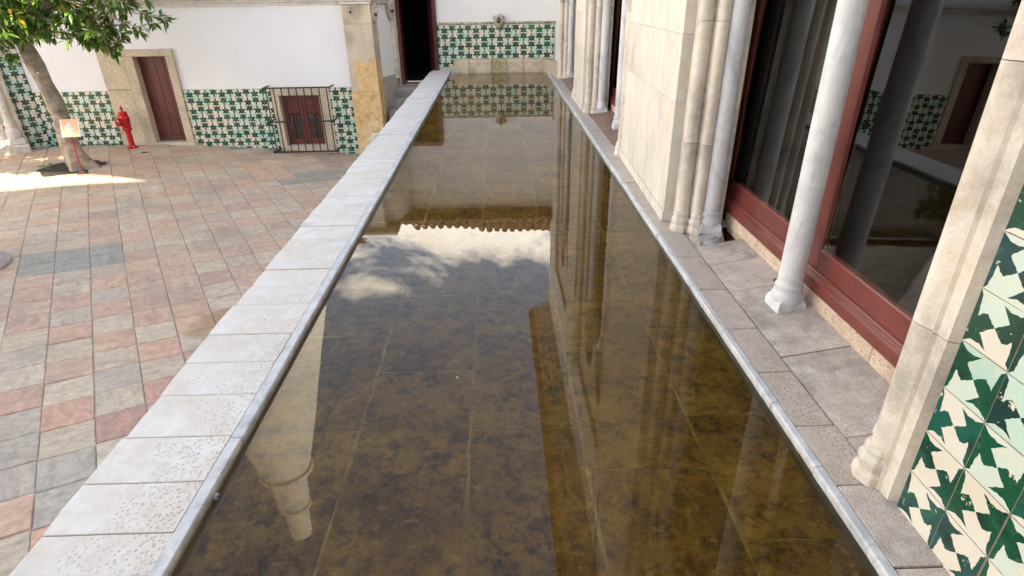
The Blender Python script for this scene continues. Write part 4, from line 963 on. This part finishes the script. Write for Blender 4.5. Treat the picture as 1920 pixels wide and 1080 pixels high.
# ------------------------------------------------------------------ HYDRANT
hx, hy = -6.335, 10.30
hd = thing('fire_hydrant', 'bright red fire hydrant standing beside the plank door', 'hydrant', (hx, hy, 0))
def hz(prof, n=18): mb = MB(); mb.lathe(prof, n, (hx, hy, 0)); return mb
part('foot', hz([(.085, .0), (.085, .02), (.06, .028), (.05, .05)]), 'hydrant_red', hd, smooth=True)
for i in range(6):
    a = i*math.pi/3+.3; mb = MB(); mb.lathe([(.011, 0), (.011, .016), (0, .016)], 6, (hx+.07*math.cos(a), hy+.07*math.sin(a), .02)); part('bolt', mb, 'grey_metal' if i % 2 else 'hydrant_red', hd)
part('barrel', hz([(.045, .04), (.045, .30), (.05, .305)]), 'hydrant_red', hd, smooth=True)
part('flange', hz([(.072, .30), (.076, .305), (.076, .345), (.072, .35)], 8), 'hydrant_red', hd, bevel=.004)
part('body', hz([(.058, .35), (.074, .38), (.078, .44), (.078, .52), (.072, .545), (.072, .555)]), 'hydrant_red', hd, smooth=True)
part('cap', hz([(.070, .555), (.070, .60), (.058, .613), (.02, .618)], 8), 'hydrant_red', hd, bevel=.004)
part('nut', hz([(.016, .615), (.014, .64), (.026, .65), (.026, .675), (.012, .69), (.012, .705)], 5), 'hydrant_red', hd)
for nm, ang, z, r, l in (('main_outlet', -115, .455, .062, .15), ('side_outlet', -195, .515, .034, .12), ('side_outlet', -30, .515, .034, .12)):
    M = Matrix.Translation((hx, hy, z)) @ Matrix.Rotation(rad(ang), 4, 'Z') @ Matrix.Rotation(rad(90), 4, 'Y')
    mb = MB(); mb.lathe([(r*.8, .03), (r*.8, l*.65), (r, l*.66), (r, l*.95), (r*.8, l), (r*.25, l), (r*.25, l*1.12), (0, l*1.12)], 12, M=M); part(nm, mb, 'hydrant_red', hd, smooth=True)
mb = MB(); mb.tube([(hx-.06, hy-.10, .42), (hx-.085, hy-.08, .33), (hx-.06, hy-.06, .25), (hx-.05, hy-.03, .24)], .003, 5); part('chain', mb, 'hydrant_red', hd)

# ------------------------------------------------------------------ SIGN
sx_, sy_ = -6.19, 8.68
sg = thing('warning_sign', 'orange warning panel on a thin red post in front of the tree', 'sign', (sx_, sy_, 0))
mb = MB(); mb.lathe([(.075, 0), (.072, .012), (.045, .028), (.028, .05), (.022, .085), (.014, .10)], 18, (sx_, sy_, 0)); part('foot', mb, 'rust', sg, smooth=True)
mb = MB(); mb.tube([(sx_, sy_, .09), (sx_+.02, sy_+.01, .58)], .010, 10); part('post', mb, 'post_red', sg, smooth=True)
SM = Matrix.Translation((-6.143, sy_+.0, .662)) @ Matrix.Rotation(rad(6), 4, 'Z') @ Matrix.Rotation(rad(-18), 4, 'X')
def sp(name, mb, mat, par_=sg):
    me = mb.mesh(name, [mat], False, .0); o = link(name, me, par_); 
    return o
bo = link('panel', MB().box(-.125, .125, .0, .008, -.125, .125).mesh('panel', ['sign_white'], bevel=.002), sg); bo.matrix_local = Matrix.Translation(-Vector(sg.location)) @ SM
def onpanel(name, mb, mat):
    o = link(name, mb.mesh(name, [mat]), bo); return o
onpanel('face', MB().box(-.112, .112, -.003, -.0005, -.122, .122), 'sign_face')
tri = MB(); tri.prism([(-.055, .015), (.025, .015), (-.015, .082)], -.0055, -.0035, 'y'); onpanel('triangle', tri, 'sign_white')
tx = MB()
for px0 in (-.034, -.006): tx.box(px0, px0+.010, -.0075, -.006, .022, .042)
onpanel('pictogram', tx, 'grey_metal')
for k, (x0, x1, z) in enumerate(((-.05, .055, -.008), (-.05, .02, -.030), (-.05, .035, -.052), (-.02, .06, -.078))):
    ln = MB(); x = x0; rr = random.Random(k)
    while x < x1-.006:
        w = rr.uniform(.005, .011); ln.box(x, min(x+w, x1), -.0055, -.0035, z-.006, z+.006); x += w+.0025
    onpanel('lettering', ln, 'sign_white')

# ------------------------------------------------------------------ TREE
tr_ = thing('courtyard_tree', 'leaning tree with glossy leaves and pale mottled bark growing from the paving', 'tree', (-6.42, 8.98, 0))
rt = random.Random(21)
pts = [(-6.36, 9.0, -.1), (-6.38, 8.98, .06), (-6.40, 8.95, .25), (-6.40, 8.93, .5), (-6.39, 8.92, .75), (-6.41, 8.91, 1.0), (-6.44, 8.9, 1.25), (-6.47, 8.9, 1.5), (-6.52, 8.9, 1.8), (-6.5, 8.9, 2.1), (-6.42, 8.88, 2.5), (-6.35, 8.9, 3.0)]
rdi = [.25, .175, .13, .112, .106, .102, .098, .095, .09, .085, .075, .06]
mb = MB(); mb.tube(pts, rdi, 18)
for i, v in enumerate(mb.v):
    a = (i % 18)/18*2*math.pi; z = v[2]
    k = .018*math.sin(3*a+z*4)+.012*math.sin(5*a-z*7)+(.05*math.cos(4*a) if z < .1 else 0)
    cx, cy = pts[i//18][0], pts[i//18][1]; l = math.hypot(v[0]-cx, v[1]-cy) or 1
    mb.v[i] = (v[0]+(v[0]-cx)/l*k, v[1]+(v[1]-cy)/l*k, z)
part('trunk', mb, 'bark', tr_, smooth=True)
tips = []; lm = MB()
cen = Vector((-6.1, 8.75, 3.0))
def bez(a, b, c, n=6): return [a*(1-t)**2+b*2*t*(1-t)+c*t*t for t in [i/n for i in range(n+1)]]
ends = []
for i in range(34):
    for _ in range(60):
        d = Vector((rt.uniform(-1, 1), rt.uniform(-1, 1), rt.uniform(-1, 1)))
        if .45 < d.length < 1: break
    e = cen+Vector((d.x*1.7, d.y*1.4, d.z*.95-.2))
    if e.z < 1.95: e.z = 1.95+rt.uniform(0, .3)
    ends.append(e)
# limbs that hang into the picture
ends += [Vector(p) for p in ((-4.75, 8.85, 2.12), (-4.95, 8.7, 2.0), (-5.25, 8.8, 1.95), (-5.40, 8.75, 1.78), (-5.1, 8.9, 1.85), (-5.7, 8.75, 2.05), (-5.95, 8.55, 1.95), (-6.15, 8.6, 2.0), (-6.6, 8.5, 1.85), (-6.75, 8.45, 2.0), (-6.9, 8.6, 1.8), (-6.45, 8.35, 1.95), (-5.5, 8.9, 2.1), (-5.0, 8.6, 2.2), (-4.7, 8.95, 2.3), (-5.3, 8.5, 2.2), (-6.3, 8.2, 2.15), (-7.0, 8.3, 2.1), (-5.3, 8.85, 1.70), (-5.5, 8.7, 1.75), (-5.15, 8.8, 1.78), (-6.7, 8.6, 1.72), (-6.95, 8.5, 1.7), (-6.2, 8.5, 1.85), (-4.65, 8.8, 2.1))]
for e in ends:
    st = Vector((-6.47, 8.9, rt.uniform(1.75, 2.9))); mid = (st+e)/2+Vector((rt.uniform(-.2, .2), rt.uniform(-.2, .2), .35))
    pb_ = bez(st, mid, e); lm.tube(pb_, [.035, .028, .022, .017, .013, .009, .006], 6)
    tips.append((e, (e-pb_[-2]).normalized()))
    for k in range(9):
        q = pb_[rt.choice((3, 4, 4, 5, 5, 6))]; t = q+Vector((rt.gauss(0, .17), rt.gauss(0, .17), rt.gauss(.0, .11)))
        lm.tube([q, (q+t)/2+Vector((0, 0, .02)), t], [.007, .005, .003], 4); tips.append((t, (t-q).normalized()))
part('limbs', lm, 'bark', tr_)
lv = []; lf_ = []; lc = []
def add_leaf(p, d, L_, w, col):
    side = d.cross(Vector((rt.gauss(0, .5), rt.gauss(0, .5), 1))).normalized(); nr = side.cross(d).normalized()
    b = len(lv); prof = ((0, .05), (.18, .5), (.42, 1), (.7, .85), (1, .0)); sag = rt.uniform(.05, .2)
    for t, ww in prof:
        c_ = p+d*(L_*t)-Vector((0, 0, sag*L_*t*t)); 
        lv.append(c_-side*(w*ww)+nr*(w*ww*.35)); lv.append(c_); lv.append(c_+side*(w*ww)+nr*(w*ww*.35))
    for k in range(4):
        o = b+k*3; lf_.append((o, o+1, o+4, o+3)); lf_.append((o+1, o+2, o+5, o+4))
    lc.extend([col]*15)
for t, d in tips:
    n = rt.randint(8, 13)
    for k in range(n):
        a = k*2.4+rt.uniform(-.4, .4); up_ = d if d.length > .1 else Vector((0, 0, 1))
        x = up_.cross(Vector((.3, .2, 1))).normalized(); y = up_.cross(x)
        dd = (x*math.cos(a)+y*math.sin(a)+up_*rt.uniform(.1, 1.0)+Vector((0, 0, -.25))).normalized()
        g = rt.random()
        col = (0.045, 0.125, 0.016) if g < .35 else ((0.095, 0.205, 0.026) if g < .7 else ((0.20, 0.32, 0.05) if g < .975 else (0.45, 0.22, 0.02)))
        add_leaf(t-up_*rt.uniform(0, .07), dd, rt.uniform(.09, .16), rt.uniform(.016, .025), col)
me = bpy.data.meshes.new('crown'); me.from_pydata([tuple(v-Vector(tr_.location)) for v in lv], [], lf_); me.materials.append(MAT['leaf'])
at = me.color_attributes.new('leaf', 'FLOAT_COLOR', 'POINT')
for i, c in enumerate(lc): at.data[i].color = (*c, 1)
for p in me.polygons: p.use_smooth = True
link('crown', me, tr_)
# earth round the tree
sm = MB(); rs_ = random.Random(5); n = 26; ring = []
for i in range(n):
    a = 2*math.pi*i/n; k = rs_.uniform(.86, 1.08); ring.append((-6.62+.46*k*math.cos(a), 9.05+.47*k*math.sin(a)))
vs = [(-6.62, 9.05, .05)]+[(x*.5+-6.62*.5, y*.5+9.05*.5, .035+rs_.uniform(-.015, .02)) for x, y in ring]+[(x, y, -.008) for x, y in ring]
fs = [(0, 1+i, 1+(i+1) % n) for i in range(n)]+[(1+i, 1+n+i, 1+n+(i+1) % n, 1+(i+1) % n) for i in range(n)]
sm.add(vs, fs); so_ = part('soil', sm, 'soil', None, smooth=True); so_['kind'] = 'structure'
for k, (x, y) in enumerate(((-6.93, 9.1), (-6.83, 8.86), (-6.75, 8.8), (-6.98, 8.95))):
    mb = MB(); c0 = Vector((x, y, .03))
    for q in range(5):
        a = q*1.26+k; d = Vector((math.cos(a), math.sin(a), .8)).normalized(); b = c0+d*.05; sd2 = Vector((-math.sin(a), math.cos(a), 0))*.014
        mb.add([c0, (c0+b)/2-sd2, b, (c0+b)/2+sd2], [(0, 1, 2, 3)])
    me = mb.mesh('sprout', ['leaf']); at = me.color_attributes.new('leaf', 'FLOAT_COLOR', 'POINT')
    for i in range(len(me.vertices)): at.data[i].color = (.14, .30, .03, 1)
    o = link('sprout', me); tag(o, ('weed farthest from the trunk at the back of the tree pit', 'small weed in the middle of the tree pit soil', 'weed nearest the trunk in the tree pit soil', 'weed at the left rim of the tree pit')[k], 'weed', 'weeds in the tree pit')

# small litter
def scrap(name, label, cat, loc, size, mat, rz):
    r = random.Random(int(rz*10)); n = 9; mb = MB(); ring = []
    for i in range(n):
        a = 2*math.pi*i/n; k = r.uniform(.6, 1.1); ring.append((size*k*math.cos(a), size*.5*k*math.sin(a)))
    vs = [(0, 0, .004)]+[(x, y, .001+r.uniform(0, .006)) for x, y in ring]+[(x, y, 0) for x, y in ring]
    fs = [(0, 1+i, 1+(i+1) % n) for i in range(n)]+[(1+i, 1+n+i, 1+n+(i+1) % n, 1+(i+1) % n) for i in range(n)]+[tuple(range(n+1, 2*n+1))[::-1]]
    mb.add(vs, fs); o = link(name, mb.mesh(name, [mat]), None, loc); o.rotation_euler = (0, 0, rz); tag(o, label, cat); return o
scrap('dead_leaf', 'black withered leaf lying on the ledge by the door sill', 'leaf', (1.29, 2.43, 1.083), .018, 'black', .6)
scrap('floating_petal', 'tiny white petal floating in the middle of the pool', 'petal', (-.173, 1.80, 1.0215), .006, 'sign_white', 1.0)
scrap('floating_leaf', 'small dark leaf floating against the right pool lip', 'leaf', (.80, 1.35, 1.0215), .008, 'black', 2.0)
scrap('fallen_leaf', 'small brown leaf on the paving in front of the hydrant', 'leaf', (-5.95, 9.95, .004), .055, 'rust', .2)
scrap('paper_scrap', 'pale scrap lying below the window grille', 'scrap', (-2.88, 10.16, gz(-2.88)+.004), .03, 'sign_white', .9)
